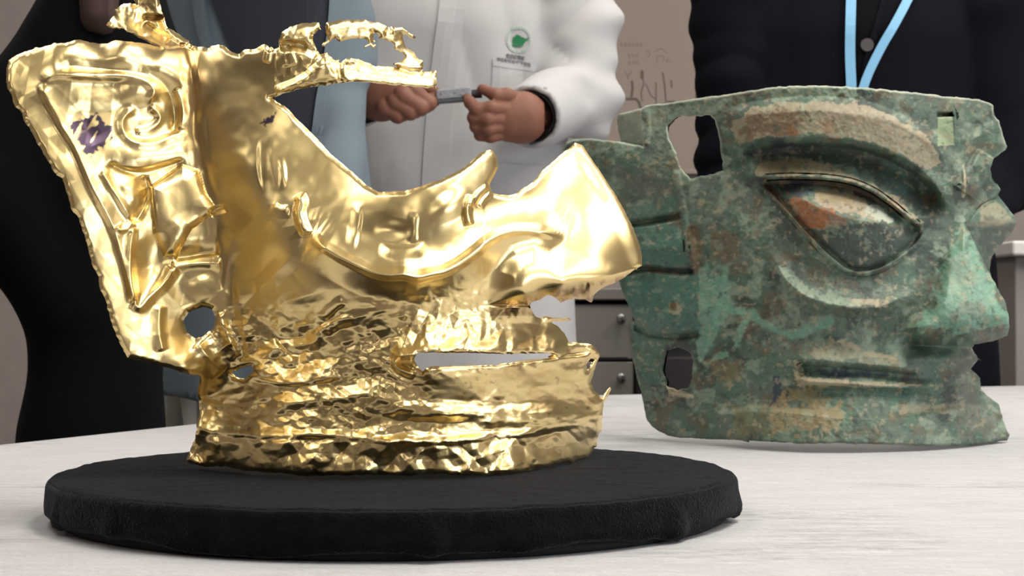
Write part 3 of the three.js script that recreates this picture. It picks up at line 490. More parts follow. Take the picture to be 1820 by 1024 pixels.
  const orbit = curve(1368, 440, 1381, 466, 1391, 490, 1417, 517, 1440, 530, 1466, 539, 1519, 548, 1560, 546, 1605, 529, 1640, 518);
  const lipTop = curve(1404, 636, 1450, 639, 1520, 645, 1580, 650, 1640, 656), lipLow = curve(1412, 676, 1440, 678, 1520, 682, 1600, 687, 1668, 688);
  const jaw = curve(1255, 732, 1300, 724, 1340, 720, 1400, 722, 1450, 728, 1550, 734, 1620, 731, 1680, 722, 1740, 716, 1775, 722);
  const eyeR = region(1352, 318, 1365, 321, 1420, 320, 1470, 323, 1510, 329, 1545, 342, 1583, 366, 1610, 388, 1644, 409, 1628, 430, 1588, 462, 1545, 481, 1510, 479, 1475, 453, 1440, 418, 1400, 374);
  const browR = region(1300, 262, 1304, 205, 1340, 190, 1380, 182, 1420, 179, 1458, 179, 1536, 186, 1595, 210, 1646, 241, 1669, 272, 1690, 330, 1698, 382, 1681, 355, 1661, 324, 1622, 289, 1575, 264, 1517, 248, 1458, 243, 1420, 243, 1380, 245, 1340, 250);
  const noseR = region(1714, 392, 1690, 430, 1666, 455, 1662, 490, 1656, 520, 1642, 550, 1606, 580, 1604, 592, 1640, 606, 1725, 613, 1765, 607, 1800, 600, 1800, 560, 1790, 530, 1750, 462);
  const earR = region(990, 230, 1143, 258, 1190, 262, 1200, 320, 1212, 370, 1222, 430, 1233, 484, 1246, 540, 1247, 590, 1210, 600, 1160, 595, 1140, 585, 1128, 572, 1090, 580, 990, 400);
  const noseLow = curve(1600, 588, 1640, 594, 1700, 597, 1760, 594, 1800, 584);
  const F = [
    ridge(browLow, .014, 68, 14, 'flat', 'tent', .08), ridge(browLow, .005, 60, 12, 'tent', 'tent', .08), ridge(browLow, -.014, .01, 70, 'none', 'dip', .12),
    ridge(lidEdge, .014, 26, 11, 'cusp', 'tent', .05), ridge(lidEdge, -.010, .01, 42, 'none', 'dip', .08),
    ridge(eyeLine, .017, 44, 100, 'tent', 'tent', .14), raised(eyeR, .004, 10), ridge(eyeLow, .003, 5, 6, 'tent', 'tent', .05), ridge(eyeLow, -.004, 14, .01, 'dip', 'none', .1),
    ridge(orbit, .015, 60, 16, 'cusp', 'tent', .16), ridge(orbit, .003, 14, 8, 'round', 'tent', .2), bump(1500, 585, 170, 46, -.007),
    raised(noseR, .016, 30), ridge(curve(1716, 392, 1750, 466, 1790, 545, 1796, 590), .004, 26, 26, 'round', 'round', .0), bump(1640, 580, 36, 26, .006), bump(1630, 540, 60, 60, -.004),
    ridge(lipTop, .010, 40, 11, 'cusp', 'tent', .1), ridge(lipTop, -.007, .01, 36, 'none', 'dip', .12), ridge(lipLow, .008, 12, 14, 'tent', 'tent', .1), ridge(curve(1302, 196, 1340, 188, 1380, 181, 1420, 178, 1458, 178, 1536, 185, 1595, 209, 1646, 240, 1670, 272, 1690, 320), .0025, 5, 16, 'tent', 'round', .1), ridge(lipLow, -.004, .01, 36, 'none', 'dip', .1),
    ridge(curve(1412, 640, 1416, 660, 1420, 678), .004, 8, 8, 'round', 'round', .05),
    (x, y) => { if (y < 690 || x < 1240) return 0; const n = nearest(jaw, x, y); return (n.s < 0 ? smooth(0, 12, n.d) * .010 + Math.min(n.d, 70) * .00005 : 0) * smooth(1250, 1330, x) + (n.d < 10 ? .0016 * (1 - n.d / 10) * smooth(1290, 1340, x) : 0); },
    // ear: three lobes with deep grooves between
    ridge(curve(1095, 404, 1128, 399, 1170, 393, 1212, 385), -.012, 9, 5, 'round', 'tent', .04), ridge(curve(1105, 443, 1150, 444, 1224, 441), .006, 40, 26, 'tent', 'tent', .02), ridge(curve(1110, 486, 1155, 479, 1200, 484, 1234, 483), -.012, 8, 5, 'round', 'tent', .03),
    ridge(curve(1100, 300, 1110, 340, 1180, 350), -.003, 30, 30), bump(1180, 545, 75, 62, .006), ridge(curve(1126, 578, 1150, 592, 1190, 598, 1246, 594), -.008, 6, 8, 'tent', 'round', .05), bump(1197, 547, 13, 13, -.006), bump(1100, 300, 100, 60, .003),
    ridge(curve(1200, 300, 1212, 370, 1222, 430, 1236, 484), .003, 8, 8, 'round', 'round', .05), ridge(curve(1234, 400, 1244, 440, 1252, 480), -.003, 12, 12, 'round', 'round', .1),
    // square recess by the brow and small repairs
    raised(region(1664, 199, 1693, 198, 1696, 208, 1664, 209), -.012, 3), raised(region(1664, 204, 1696, 202, 1697, 258, 1666, 260), -.0012, 2), bump(1690, 640, 50, 60, -.002), ridge(curve(1150, 192, 1152, 230, 1148, 262), .002, 5, 5),
    ridge(curve(1700, 175, 1704, 260, 1700, 330, 1706, 385), .004, 22, 26, 'tent', 'tent', .05), ridge(curve(1712, 290, 1716, 325, 1713, 356), .006, 4, 4, 'tent', 'tent', .2), ridge(curve(1720, 240, 1745, 220, 1768, 205), -.004, 8, 12, 'round', 'round', .05), ridge(curve(1722, 350, 1745, 315, 1767, 281), .014, 34, 10, 'flat', 'tent', .03), ridge(curve(1716, 366, 1745, 319, 1772, 276), -.006, .01, 40, 'none', 'dip', .03),
    ridge(curve(1181, 690, 1188, 700, 1210, 706, 1234, 708), .003, 4, 4, 'tent', 'tent', .1),
  ];
  const vein = curve(1256, 480, 1270, 520, 1296, 552, 1330, 556, 1346, 566, 1372, 582, 1396, 592, 1440, 586, 1474, 570), vein2 = curve(1334, 560, 1318, 580, 1314, 606, 1290, 628, 1256, 646), vein3 = curve(1290, 480, 1282, 540, 1268, 590, 1246, 640);
  const depth = (x, y, s) => {
    blunt = 2.4; let h = 0; for (const f of F) h += f(x, y);
    h += .0011 * fbm(x / 40, y / 40, 101) + .0007 * fbm(x / 12, y / 12, 102, 3) + .00025 * vnoise(x / 3.5, y / 3.5, 103);
    if (s < 4) h -= .003 * (1 - s / 4) ** 2;
    if (y > 580 && y < 640 && x > 1590) { const n = nearest(noseLow, x, y); if (n.s < 0) h -= Math.min(.03, n.d * .0016) * smooth(1590, 1625, x) * smooth(640, 612, y); }
    return D0(x, y) - h;
  };
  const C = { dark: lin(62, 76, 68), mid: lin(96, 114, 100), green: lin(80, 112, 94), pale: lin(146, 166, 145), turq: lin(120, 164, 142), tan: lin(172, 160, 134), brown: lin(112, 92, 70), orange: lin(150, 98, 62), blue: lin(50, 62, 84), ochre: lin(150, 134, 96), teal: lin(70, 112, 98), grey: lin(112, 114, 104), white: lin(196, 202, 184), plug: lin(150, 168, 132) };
  const spots = [
    // region, colour, strength, edge roughness in pixels
    [region(1380, 181, 1458, 178, 1536, 186, 1595, 210, 1646, 241, 1672, 290, 1650, 305, 1600, 275, 1540, 250, 1458, 240, 1380, 242, 1304, 256, 1300, 215, 1340, 190), 'tan', .75, 6], [region(1310, 205, 1360, 195, 1430, 205, 1436, 238, 1370, 243, 1312, 250), 'brown', .75, 18], [region(1400, 225, 1430, 225, 1432, 242, 1400, 243), 'orange', .5, 8], [region(1455, 215, 1480, 210, 1490, 232, 1465, 240), 'orange', .4, 8],
    [region(1365, 156, 1450, 153, 1520, 156, 1520, 175, 1440, 174, 1370, 182), 'pale', .8, 12],
    [region(1300, 268, 1360, 255, 1460, 250, 1540, 260, 1600, 285, 1650, 330, 1670, 380, 1640, 390, 1580, 330, 1500, 295, 1420, 280, 1340, 282), 'dark', .75, 12], [region(1310, 262, 1400, 255, 1420, 275, 1340, 285), 'blue', .45, 12], [region(1570, 290, 1610, 290, 1620, 335, 1590, 345), 'teal', .5, 14], [region(1636, 345, 1664, 345, 1664, 368, 1640, 370), 'brown', .6, 8],  // the dark patch under the brow adds painted shade to the green
    [region(1338, 292, 1400, 280, 1470, 292, 1520, 312, 1560, 330, 1600, 356, 1642, 400, 1610, 380, 1545, 334, 1470, 315, 1365, 314, 1340, 314), 'tan', .95, 6], [region(1365, 285, 1430, 284, 1425, 302, 1365, 304), 'ochre', .6, 8],
    [region(1352, 318, 1420, 314, 1510, 322, 1585, 361, 1640, 404, 1625, 404, 1580, 372, 1510, 338, 1440, 332, 1390, 334), 'brown', .8, 5], [region(1396, 320, 1450, 318, 1450, 334, 1396, 334), 'blue', .7, 6],
    [region(1395, 334, 1448, 332, 1446, 352, 1420, 352), 'blue', .65, 6], [region(1446, 336, 1510, 342, 1545, 356, 1560, 396, 1505, 384, 1446, 362), 'tan', .9, 8], [region(1446, 338, 1500, 342, 1520, 360, 1460, 362), 'ochre', .6, 8], [region(1532, 358, 1560, 366, 1590, 384, 1622, 404, 1570, 396, 1536, 384), 'white', .75, 8],
    [region(1400, 345, 1440, 358, 1505, 386, 1500, 410, 1455, 416, 1425, 402, 1404, 372), 'orange', .95, 8], [region(1472, 380, 1510, 388, 1500, 410, 1470, 408), 'grey', .6, 8], [region(1420, 404, 1500, 402, 1540, 392, 1630, 408, 1625, 432, 1588, 460, 1545, 478, 1510, 476, 1470, 448), 'dark', .92, 8],  // dark lower eyeball: shade of its down-facing half put into the colour
    [region(1350, 318, 1372, 328, 1420, 382, 1460, 430, 1440, 430, 1400, 384, 1366, 346), 'brown', .75, 5], [region(1366, 350, 1400, 385, 1440, 430, 1420, 444, 1380, 420, 1362, 380), 'dark', .8, 10], [region(1440, 420, 1480, 450, 1515, 480, 1500, 486, 1460, 455), 'pale', .5, 5],
    [region(1375, 470, 1395, 500, 1430, 525, 1466, 536, 1519, 545, 1560, 543, 1600, 528, 1560, 532, 1500, 530, 1440, 510, 1400, 480), 'pale', .7, 8], [region(1510, 530, 1590, 528, 1590, 545, 1520, 547), 'tan', .7, 8], [region(1400, 470, 1500, 500, 1600, 500, 1640, 520, 1500, 525, 1420, 505), 'dark', .45, 14],
    [region(1716, 400, 1760, 480, 1795, 575, 1700, 590, 1610, 585, 1660, 545, 1668, 480, 1700, 420), 'turq', .8, 14], [region(1700, 540, 1760, 535, 1765, 565, 1690, 568), 'grey', .55, 14], [region(1680, 460, 1720, 450, 1740, 500, 1690, 530), 'pale', .5, 12], [region(1700, 370, 1716, 372, 1720, 420, 1704, 430), 'pale', .7, 6],
    [region(1240, 490, 1290, 488, 1310, 540, 1330, 556, 1296, 560, 1262, 600, 1244, 640, 1236, 560), 'turq', .75, 14],
    [region(1100, 400, 1215, 396, 1226, 470, 1112, 476), 'teal', .85, 10], [region(1105, 494, 1240, 490, 1246, 590, 1160, 592, 1120, 560), 'teal', .85, 12], [region(1100, 380, 1208, 350, 1210, 380, 1110, 396), 'teal', .7, 12], [region(1215, 395, 1240, 400, 1250, 470, 1236, 482, 1222, 440), 'brown', .8, 10], [region(1260, 410, 1310, 415, 1306, 470, 1290, 480, 1270, 450), 'brown', .6, 14],
    [region(1100, 300, 1170, 300, 1180, 350, 1110, 350), 'grey', .5, 16], [region(1126, 575, 1180, 600, 1176, 680, 1140, 690), 'teal', .6, 14], [region(1405, 628, 1440, 618, 1490, 606, 1560, 628, 1630, 652, 1500, 644, 1410, 634), 'tan', .45, 10], [region(1484, 604, 1500, 604, 1560, 626, 1600, 640, 1540, 632), 'tan', .7, 5],
    [region(1410, 640, 1428, 644, 1432, 690, 1416, 688), 'tan', .8, 6], [region(1428, 670, 1520, 677, 1664, 685, 1520, 690, 1430, 684), 'tan', .8, 3], [region(1440, 655, 1560, 660, 1600, 672, 1500, 672, 1440, 664), 'blue', .75, 8], [region(1372, 665, 1386, 668, 1388, 700, 1396, 722, 1366, 724, 1374, 700), 'blue', .85, 6],
    [region(1370, 715, 1500, 708, 1500, 750, 1440, 775, 1380, 768), 'ochre', .75, 22], [region(1400, 690, 1480, 690, 1490, 722, 1390, 722), 'ochre', .5, 16], [region(1300, 725, 1380, 722, 1380, 780, 1300, 780), 'ochre', .3, 18], [region(1600, 718, 1700, 720, 1700, 732, 1600, 734), 'tan', .5, 6], [region(1260, 640, 1310, 640, 1320, 680, 1270, 690), 'ochre', .35, 14],
    [region(1666, 206, 1695, 205, 1696, 257, 1667, 259), 'plug', .95, 1.5], [region(1738, 372, 1775, 354, 1792, 372, 1806, 396, 1740, 403), 'tan', .55, 6], [region(1738, 407, 1806, 403, 1775, 444, 1740, 470), 'dark', .5, 6], [region(1716, 362, 1745, 322, 1764, 300, 1764, 318, 1776, 338, 1745, 362, 1722, 388), 'dark', .5, 7], [region(1185, 685, 1236, 700, 1232, 710, 1190, 702), 'tan', .6, 4], [region(1560, 690, 1640, 690, 1630, 715, 1560, 712), 'teal', .7, 14], [region(1680, 620, 1740, 622, 1750, 700, 1790, 780, 1700, 785, 1690, 700), 'grey', .6, 18], [region(1150, 190, 1260, 175, 1300, 175, 1290, 205, 1190, 208, 1185, 250, 1150, 250), 'pale', .4, 16],  // far eye and brow: lit upper and shaded lower faces painted in
    [region(1188, 536, 1206, 534, 1212, 550, 1200, 562, 1188, 554), 'tan', .8, 4], [region(1190, 536, 1203, 536, 1202, 552, 1192, 552), 'brown', .9, 3], [region(1712, 290, 1719, 325, 1714, 354, 1709, 352), 'tan', .9, 2], [region(1740, 390, 1806, 386, 1806, 402, 1740, 408), 'grey', .3, 5],
  ];
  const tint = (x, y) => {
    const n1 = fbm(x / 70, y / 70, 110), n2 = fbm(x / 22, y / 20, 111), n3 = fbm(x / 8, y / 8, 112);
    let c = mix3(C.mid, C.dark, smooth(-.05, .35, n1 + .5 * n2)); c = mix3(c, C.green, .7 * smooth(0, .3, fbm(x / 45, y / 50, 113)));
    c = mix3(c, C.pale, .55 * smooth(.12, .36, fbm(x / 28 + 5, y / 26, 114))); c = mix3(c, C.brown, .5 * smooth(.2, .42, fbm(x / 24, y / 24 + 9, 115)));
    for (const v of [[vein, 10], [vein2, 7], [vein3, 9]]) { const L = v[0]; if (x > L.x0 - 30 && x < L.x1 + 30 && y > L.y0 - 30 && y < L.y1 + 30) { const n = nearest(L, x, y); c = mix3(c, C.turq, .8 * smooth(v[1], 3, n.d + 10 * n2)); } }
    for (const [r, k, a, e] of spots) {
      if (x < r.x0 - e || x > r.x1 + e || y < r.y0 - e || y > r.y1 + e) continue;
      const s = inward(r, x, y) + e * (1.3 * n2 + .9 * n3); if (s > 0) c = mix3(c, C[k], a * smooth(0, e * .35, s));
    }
    c = mix3(c, C.pale, .3 * smooth(.24, .36, fbm(x / 14, y / 12, 116))); c = mix3(c, C.dark, .5 * smooth(.3, .42, fbm(x / 9, y / 9, 117))); c = mix3(c, C.white, .55 * smooth(4.5, 1, edge(x, y)) * smooth(330, 200, y)); c = mix3(c, C.tan, .45 * smooth(.3, .42, fbm(x / 9 + 3, y / 9, 118)));  // white along the upper rim paints the lit edge into the colour
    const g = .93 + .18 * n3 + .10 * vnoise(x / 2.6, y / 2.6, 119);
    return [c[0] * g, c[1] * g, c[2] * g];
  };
  const inR = (r) => (x, y) => insideOf(r, x, y);
  const names = ['ear', 'eye', 'eyebrow', 'nose', 'face'];
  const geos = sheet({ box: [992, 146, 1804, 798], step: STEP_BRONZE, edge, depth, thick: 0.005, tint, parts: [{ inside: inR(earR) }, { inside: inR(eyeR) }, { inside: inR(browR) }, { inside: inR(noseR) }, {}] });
  const mat = new THREE.MeshStandardMaterial({ color: 0xffffff, roughness: 0.62, metalness: 0.0, vertexColors: true });
  // the far cheek with its bulging eye, beyond the bridge of the nose
  const FAR = region(1700, 372, 1722, 388, 1745, 364, 1774, 347, 1790, 368, 1803, 384, 1807, 396, 1800, 411, 1775, 441, 1762, 457, 1759, 478, 1768, 540, 1760, 600, 1700, 600);
  const DF = plate([[1710, 390, 1.447], [1745, 366, 1.468], [1774, 348, 1.513], [1790, 368, 1.525], [1806, 396, 1.53], [1770, 396, 1.482], [1735, 396, 1.46], [1800, 411, 1.535], [1770, 445, 1.54], [1740, 440, 1.49], [1759, 478, 1.545], [1730, 470, 1.49], [1750, 560, 1.54], [1705, 560, 1.47], [1705, 470, 1.46]], 0);
  const farEdge = (x, y) => inward(FAR, x, y) + .5 * vnoise(x / 8, y / 8, 194);
  const FARLID = ridge(curve(1680, 408, 1728, 405, 1770, 404, 1812, 398), .012, 46, 60, 'tent', 'tent', 0);
  const farDepth = (x, y, s) => DF(x, y) - FARLID(x, y) - .0008 * fbm(x / 14, y / 14, 120) + (s < 4 ? .003 * (1 - s / 4) ** 2 : 0);
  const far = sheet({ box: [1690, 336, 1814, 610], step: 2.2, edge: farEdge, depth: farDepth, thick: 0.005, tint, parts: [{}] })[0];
  // the folded back end of the near wall
  const FL = region(1096, 210, 1100, 203, 1120, 197, 1136, 193, 1150, 190, 1152, 262, 1130, 258, 1104, 252, 1098, 232), DL = plate([[1096, 205, 1.575], [1150, 192, 1.535], [1104, 252, 1.57], [1150, 262, 1.53], [1125, 225, 1.555]], 0);
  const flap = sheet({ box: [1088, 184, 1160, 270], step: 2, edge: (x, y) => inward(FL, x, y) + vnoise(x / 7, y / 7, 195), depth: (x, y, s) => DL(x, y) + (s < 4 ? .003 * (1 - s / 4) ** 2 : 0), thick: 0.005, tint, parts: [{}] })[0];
  // the far wall of the hollow mask, running back from the far edge of the face
  const PF = [[1763, 190, 1.478], [1773, 215, 1.493], [1784, 250, 1.503], [1787, 260, 1.503], [1765, 281, 1.498], [1758, 301, 1.493], [1776, 337, 1.513], [1771, 350, 1.516], [1787, 369, 1.528], [1803, 396, 1.533], [1796, 411, 1.538], [1772, 441, 1.543], [1757, 476, 1.548], [1752, 530, 1.545], [1746, 590, 1.52], [1726, 622, 1.466], [1735, 639, 1.466], [1722, 656, 1.464], [1738, 672, 1.464], [1741, 692, 1.464], [1752, 704, 1.468], [1772, 720, 1.474], [1786, 764, 1.474], [1788, 778, 1.472]].map((q) => V(at(...q)));
  const mean = PF.reduce((a, p) => a.add(p), new THREE.Vector3()).divideScalar(PF.length), STEPS = [[0, 0, 0], [-.006, -.03, .25], [-.02, -.08, .7], [-.05, -.15, 1], [-.10, -.24, 1]], WP = [], WC = [], WI = [];
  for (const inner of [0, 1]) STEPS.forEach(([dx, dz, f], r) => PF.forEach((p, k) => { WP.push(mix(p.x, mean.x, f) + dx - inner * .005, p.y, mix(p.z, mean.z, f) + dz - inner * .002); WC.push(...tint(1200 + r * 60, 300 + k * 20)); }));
  const nr = STEPS.length, np = PF.length, q4 = (a, b, c, d) => WI.push(a, b, c, b, d, c);
  for (let r = 0; r + 1 < nr; r++) for (let k = 0; k + 1 < np; k++) { const a = r * np + k, o = nr * np; q4(a, a + 1, a + np, a + np + 1); q4(o + a + 1, o + a, o + a + np + 1, o + a + np); }
  const oo = nr * np; for (let r = 0; r + 1 < nr; r++) for (const k of [0, np - 1]) { const a = r * np + k; q4(a, a + np, a + oo, a + np + oo); }
  for (let k = 0; k + 1 < np; k++) { const a = (nr - 1) * np + k; q4(a, a + 1, a + oo, a + 1 + oo); }
  const wall = new THREE.BufferGeometry(); wall.setAttribute('position', new THREE.Float32BufferAttribute(WP, 3)); wall.setAttribute('color', new THREE.Float32BufferAttribute(WC, 3)); wall.setIndex(WI); wall.computeVertexNormals();
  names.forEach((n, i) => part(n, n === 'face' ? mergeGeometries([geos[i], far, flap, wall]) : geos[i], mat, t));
}
// ------------------------------------------------------------------ bodies and clothes as smooth fields
const smin = (a, b, k) => { const h = Math.max(k - Math.abs(a - b), 0) / k; return Math.min(a, b) - h * h * k * 0.25; };
function cone(a, b, ra, rb) {                 // tapered limb between two joints
  const [ax, ay, az] = a, bx = b[0] - ax, by = b[1] - ay, bz = b[2] - az, L = bx * bx + by * by + bz * bz;
  return (x, y, z) => { const t = clamp(((x - ax) * bx + (y - ay) * by + (z - az) * bz) / L), dx = x - ax - bx * t, dy = y - ay - by * t, dz = z - az - bz * t; return Math.sqrt(dx * dx + dy * dy + dz * dz) - mix(ra, rb, t); };
}
function chain(pts, k = 0.006) { const c = []; for (let i = 0; i + 1 < pts.length; i++) c.push(cone(pts[i], pts[i + 1], pts[i][3], pts[i + 1][3])); return (x, y, z) => { let d = c[0](x, y, z); for (let i = 1; i < c.length; i++) d = smin(d, c[i](x, y, z), k); return d; }; }
function blob(c, r) { return (x, y, z) => { const u = (x - c[0]) / r[0], v = (y - c[1]) / r[1], w = (z - c[2]) / r[2]; return (Math.sqrt(u * u + v * v + w * w) - 1) * Math.min(...r); }; }
function loft(rows) {                         // oval sections [height, centre x, centre z, half width, half depth], from low to high
  return (x, y, z) => {
    let i = 0; while (i < rows.length - 2 && y > rows[i + 1][0]) i++;
    const A = rows[i], B = rows[i + 1], t = smooth(0, 1, clamp((y - A[0]) / (B[0] - A[0]))), a = mix(A[3], B[3], t), b = mix(A[4], B[4], t), u = Math.abs(x - mix(A[1], B[1], t)) / a, v = Math.abs(z - mix(A[2], B[2], t)) / b;
    const d = (Math.pow(u ** 2.3 + v ** 2.3, 1 / 2.3) - 1) * Math.min(a, b);
    return Math.max(d, y - rows[rows.length - 1][0], rows[0][0] - y);
  };
}
function skin(field, lo, hi, h) {              // surface nets
  const nx = Math.ceil((hi[0] - lo[0]) / h) + 1, ny = Math.ceil((hi[1] - lo[1]) / h) + 1, nz = Math.ceil((hi[2] - lo[2]) / h) + 1, s = new Float32Array(nx * ny * nz);
  for (let k = 0, q = 0; k < nz; k++) for (let j = 0; j < ny; j++) for (let i = 0; i < nx; i++) s[q++] = field(lo[0] + i * h, lo[1] + j * h, lo[2] + k * h);
  const id = new Int32Array(nx * ny * nz).fill(-1), P = [], N = [], I = [], O = [0, 1, nx, nx + 1, nx * ny, nx * ny + 1, nx * ny + nx, nx * ny + nx + 1];
  const E = [[0, 1], [2, 3], [4, 5], [6, 7], [0, 2], [1, 3], [4, 6], [5, 7], [0, 4], [1, 5], [2, 6], [3, 7]];
  for (let k = 0; k + 1 < nz; k++) for (let j = 0; j + 1 < ny; j++) for (let i = 0; i + 1 < nx; i++) {
    const q = i + nx * (j + ny * k); let m = 0; for (let c = 0; c < 8; c++) if (s[q + O[c]] < 0) m++;
    if (!m || m === 8) continue;
    let x = 0, y = 0, z = 0, n = 0;
    for (const [a, b] of E) { const u = s[q + O[a]], v = s[q + O[b]]; if ((u < 0) === (v < 0)) continue; const t = u / (u - v); x += mix(a & 1, b & 1, t); y += mix(a >> 1 & 1, b >> 1 & 1, t); z += mix(a >> 2, b >> 2, t); n++; }
    id[q] = P.length / 3; x = lo[0] + (i + x / n) * h; y = lo[1] + (j + y / n) * h; z = lo[2] + (k + z / n) * h; P.push(x, y, z);
    const e = h * 0.5, g = new THREE.Vector3(field(x + e, y, z) - field(x - e, y, z), field(x, y + e, z) - field(x, y - e, z), field(x, y, z + e) - field(x, y, z - e)).normalize(); N.push(g.x, g.y, g.z);
  }
  const quad = (a, b, c, d, f) => { if (a < 0 || b < 0 || c < 0 || d < 0) return; if (f) I.push(a, b, c, a, c, d); else I.push(a, c, b, a, d, c); };
  const sx = 1, sy = nx, sz = nx * ny;
  for (let k = 1; k + 1 < nz; k++) for (let j = 1; j + 1 < ny; j++) for (let i = 1; i + 1 < nx; i++) {
    const q = i + nx * (j + ny * k), a = s[q] < 0;
    if (a !== (s[q + sx] < 0)) quad(id[q], id[q - sy], id[q - sy - sz], id[q - sz], !a);
    if (a !== (s[q + sy] < 0)) quad(id[q], id[q - sz], id[q - sz - sx], id[q - sx], !a);
    if (a !== (s[q + sz] < 0)) quad(id[q], id[q - sx], id[q - sx - sy], id[q - sy], !a);
  }
  const g = new THREE.BufferGeometry(); g.setAttribute('position', new THREE.Float32BufferAttribute(P, 3)); g.setAttribute('normal', new THREE.Float32BufferAttribute(N, 3)); g.setIndex(I);
  // make the faces look outwards
  const A = V(P.slice(I[0] * 3, I[0] * 3 + 3)), B = V(P.slice(I[1] * 3, I[1] * 3 + 3)).sub(A), C = V(P.slice(I[2] * 3, I[2] * 3 + 3)).sub(A), n0 = V(N.slice(I[0] * 3, I[0] * 3 + 3));
  if (B.cross(C).dot(n0) < 0) { const ix = g.index.array; for (let k = 0; k < ix.length; k += 3) { const r = ix[k]; ix[k] = ix[k + 1]; ix[k + 1] = r; } }
  return g;
}
const folds = (x, y, z, k, sx, sy, sz) => 1 - 2 * Math.abs(vnoise3(x * sx, y * sy, z * sz, k));
const P4 = (x, y, d, r) => [...at(x, y, d), r];
const cloth = (c) => new THREE.MeshPhysicalMaterial({ color: c, roughness: .95, specularIntensity: .25 });
const M2 = {
  skin: std(0x7f5241, 0.6), labCoat: std(0xb9b9bb, 0.85), cuff: std(0x16161a, 0.9), navy: cloth(0x0d0e17), inner: cloth(0x090a0d), black: cloth(0x08090c), blueCoat: std(0x687783, 0.85), slate: std(0x262c38, 0.9), hair: std(0x15100e, 0.6), brownHair: std(0x3a2620, 0.65),
  trousers: std(0x22242b, 0.9), pale: std(0xb3b1ad, 0.85), shoe: std(0x111112, 0.45), button: std(0x4a4749, 0.4), ribbon: std(0x7db7de, 0.6), white: std(0xe4e4e6, 0.8),
};
function headField(c, f) {                     // c: centre of the head, f: where the face points (unit, level)
  const s = [f[2], 0, -f[0]], q = (a, b, e) => [c[0] + f[0] * a + s[0] * e, c[1] + b, c[2] + f[2] * a + s[2] * e];
  const b = [blob(q(-0.01, 0.03, 0), [0.078, 0.095, 0.078]), blob(q(0.02, -0.04, 0), [0.062, 0.075, 0.062]), cone(q(-0.015, -0.05, 0), q(-0.02, -0.19, 0), 0.052, 0.062)];
  const nose = cone(q(0.082, 0.012, 0), q(0.1, -0.03, 0), 0.009, 0.015), chin = blob(q(0.062, -0.098, 0), [0.026, 0.022, 0.026]), brow = cone(q(0.078, 0.035, 0.032), q(0.078, 0.035, -0.032), 0.01, 0.01);
  const ears = [1, -1].map((e) => blob(q(-0.005, -0.005, 0.079 * e), [0.016, 0.032, 0.016])), eyes = [1, -1].map((e) => blob(q(0.083, 0.012, 0.032 * e), [0.014, 0.01, 0.014])), mouth = cone(q(0.092, -0.066, 0.022), q(0.092, -0.066, -0.022), 0.004, 0.004);
  return (x, y, z) => { let d = smin(smin(b[0](x, y, z), b[1](x, y, z), 0.05), b[2](x, y, z), 0.03); d = smin(d, nose(x, y, z), 0.02); d = smin(d, chin(x, y, z), 0.03); d = smin(d, brow(x, y, z), 0.02); for (const e of ears) d = smin(d, e(x, y, z), 0.012); for (const e of eyes) d = Math.max(d, -e(x, y, z)); return Math.max(d, -mouth(x, y, z)); };
}
function addHead(t, c, f, hairMat, long) {
  const s = [f[2], 0, -f[0]], q = (a, b, e) => [c[0] + f[0] * a + s[0] * e, c[1] + b, c[2] + f[2] * a + s[2] * e], cap = blob(q(-0.016, 0.036, 0), [0.09, 0.104, 0.09]), face = blob(q(0.1, -0.035, 0), [0.075, 0.1, 0.085]);
  const locks = long ? long : null;
  const hf = (x, y, z) => { let d = Math.max(cap(x, y, z), -face(x, y, z), q(0, -0.07, 0)[1] - y) + 0.003 * vnoise3(x * 90, y * 20, z * 90, 7); if (locks) d = smin(d, locks(x, y, z) + 0.004 * vnoise3(x * 110, y * 12, z * 110, 8), 0.02); return d; };
  part('hair', skin(hf, [c[0] - 0.16, c[1] - (long ? 0.42 : 0.12), c[2] - 0.16], [c[0] + 0.16, c[1] + 0.17, c[2] + 0.16], 0.007), hairMat, t);
  for (const e of [1, -1]) part('eye', mergeGeometries([new THREE.SphereGeometry(0.012, 16, 12).translate(...q(0.074, 0.012, 0.032 * e))]), M2.white, t);
  return headField(c, f);
}
const headBox = (f, c) => skin(f, [c[0] - 0.13, c[1] - 0.2, c[2] - 0.13], [c[0] + 0.13, c[1] + 0.15, c[2] + 0.13], 0.006);
// a patch lying on a garment: region in the chart, laid on the first surface met, with a little thickness
function onto(field, x, y, near, far) { let d = near, v = field(...at(x, y, d)); for (let i = 0; i < 400 && v > 0.0004; i++) { d += Math.max(v * 0.7, 0.0005); if (d > far) return null; v = field(...at(x, y, d)); } return d; }
function patch(field, near, far, rows, lift, base = -0.002) { // rows of chart points -> a strip mesh lifted off the garment
  const P = [], I = [], R = rows.length, C = rows[0].length;
  for (const t of [lift, base]) for (const r of rows) for (const [x, y] of r) { const d = onto(field, x, y, near, far) ?? far; P.push(...at(x, y, d - t)); }
  const n = R * C, w = (a, b) => a * C + b;
  for (let a = 0; a + 1 < R; a++) for (let b = 0; b + 1 < C; b++) I.push(w(a, b), w(a + 1, b), w(a, b + 1), w(a, b + 1), w(a + 1, b), w(a + 1, b + 1));
  const rim = []; for (let b = 0; b < C; b++) rim.push(w(0, b)); for (let a = 1; a < R; a++) rim.push(w(a, C - 1)); for (let b = C - 2; b >= 0; b--) rim.push(w(R - 1, b)); for (let a = R - 2; a > 0; a--) rim.push(w(a, 0));
  for (let k = 0; k < rim.length; k++) { const a = rim[k], b = rim[(k + 1) % rim.length]; I.push(a, b, a + n, b, b + n, a + n); }
  let g = new THREE.BufferGeometry(); g.setAttribute('position', new THREE.Float32BufferAttribute(P, 3)); g.setIndex(I); g = g.toNonIndexed(); g.computeVertexNormals(); return g;
}
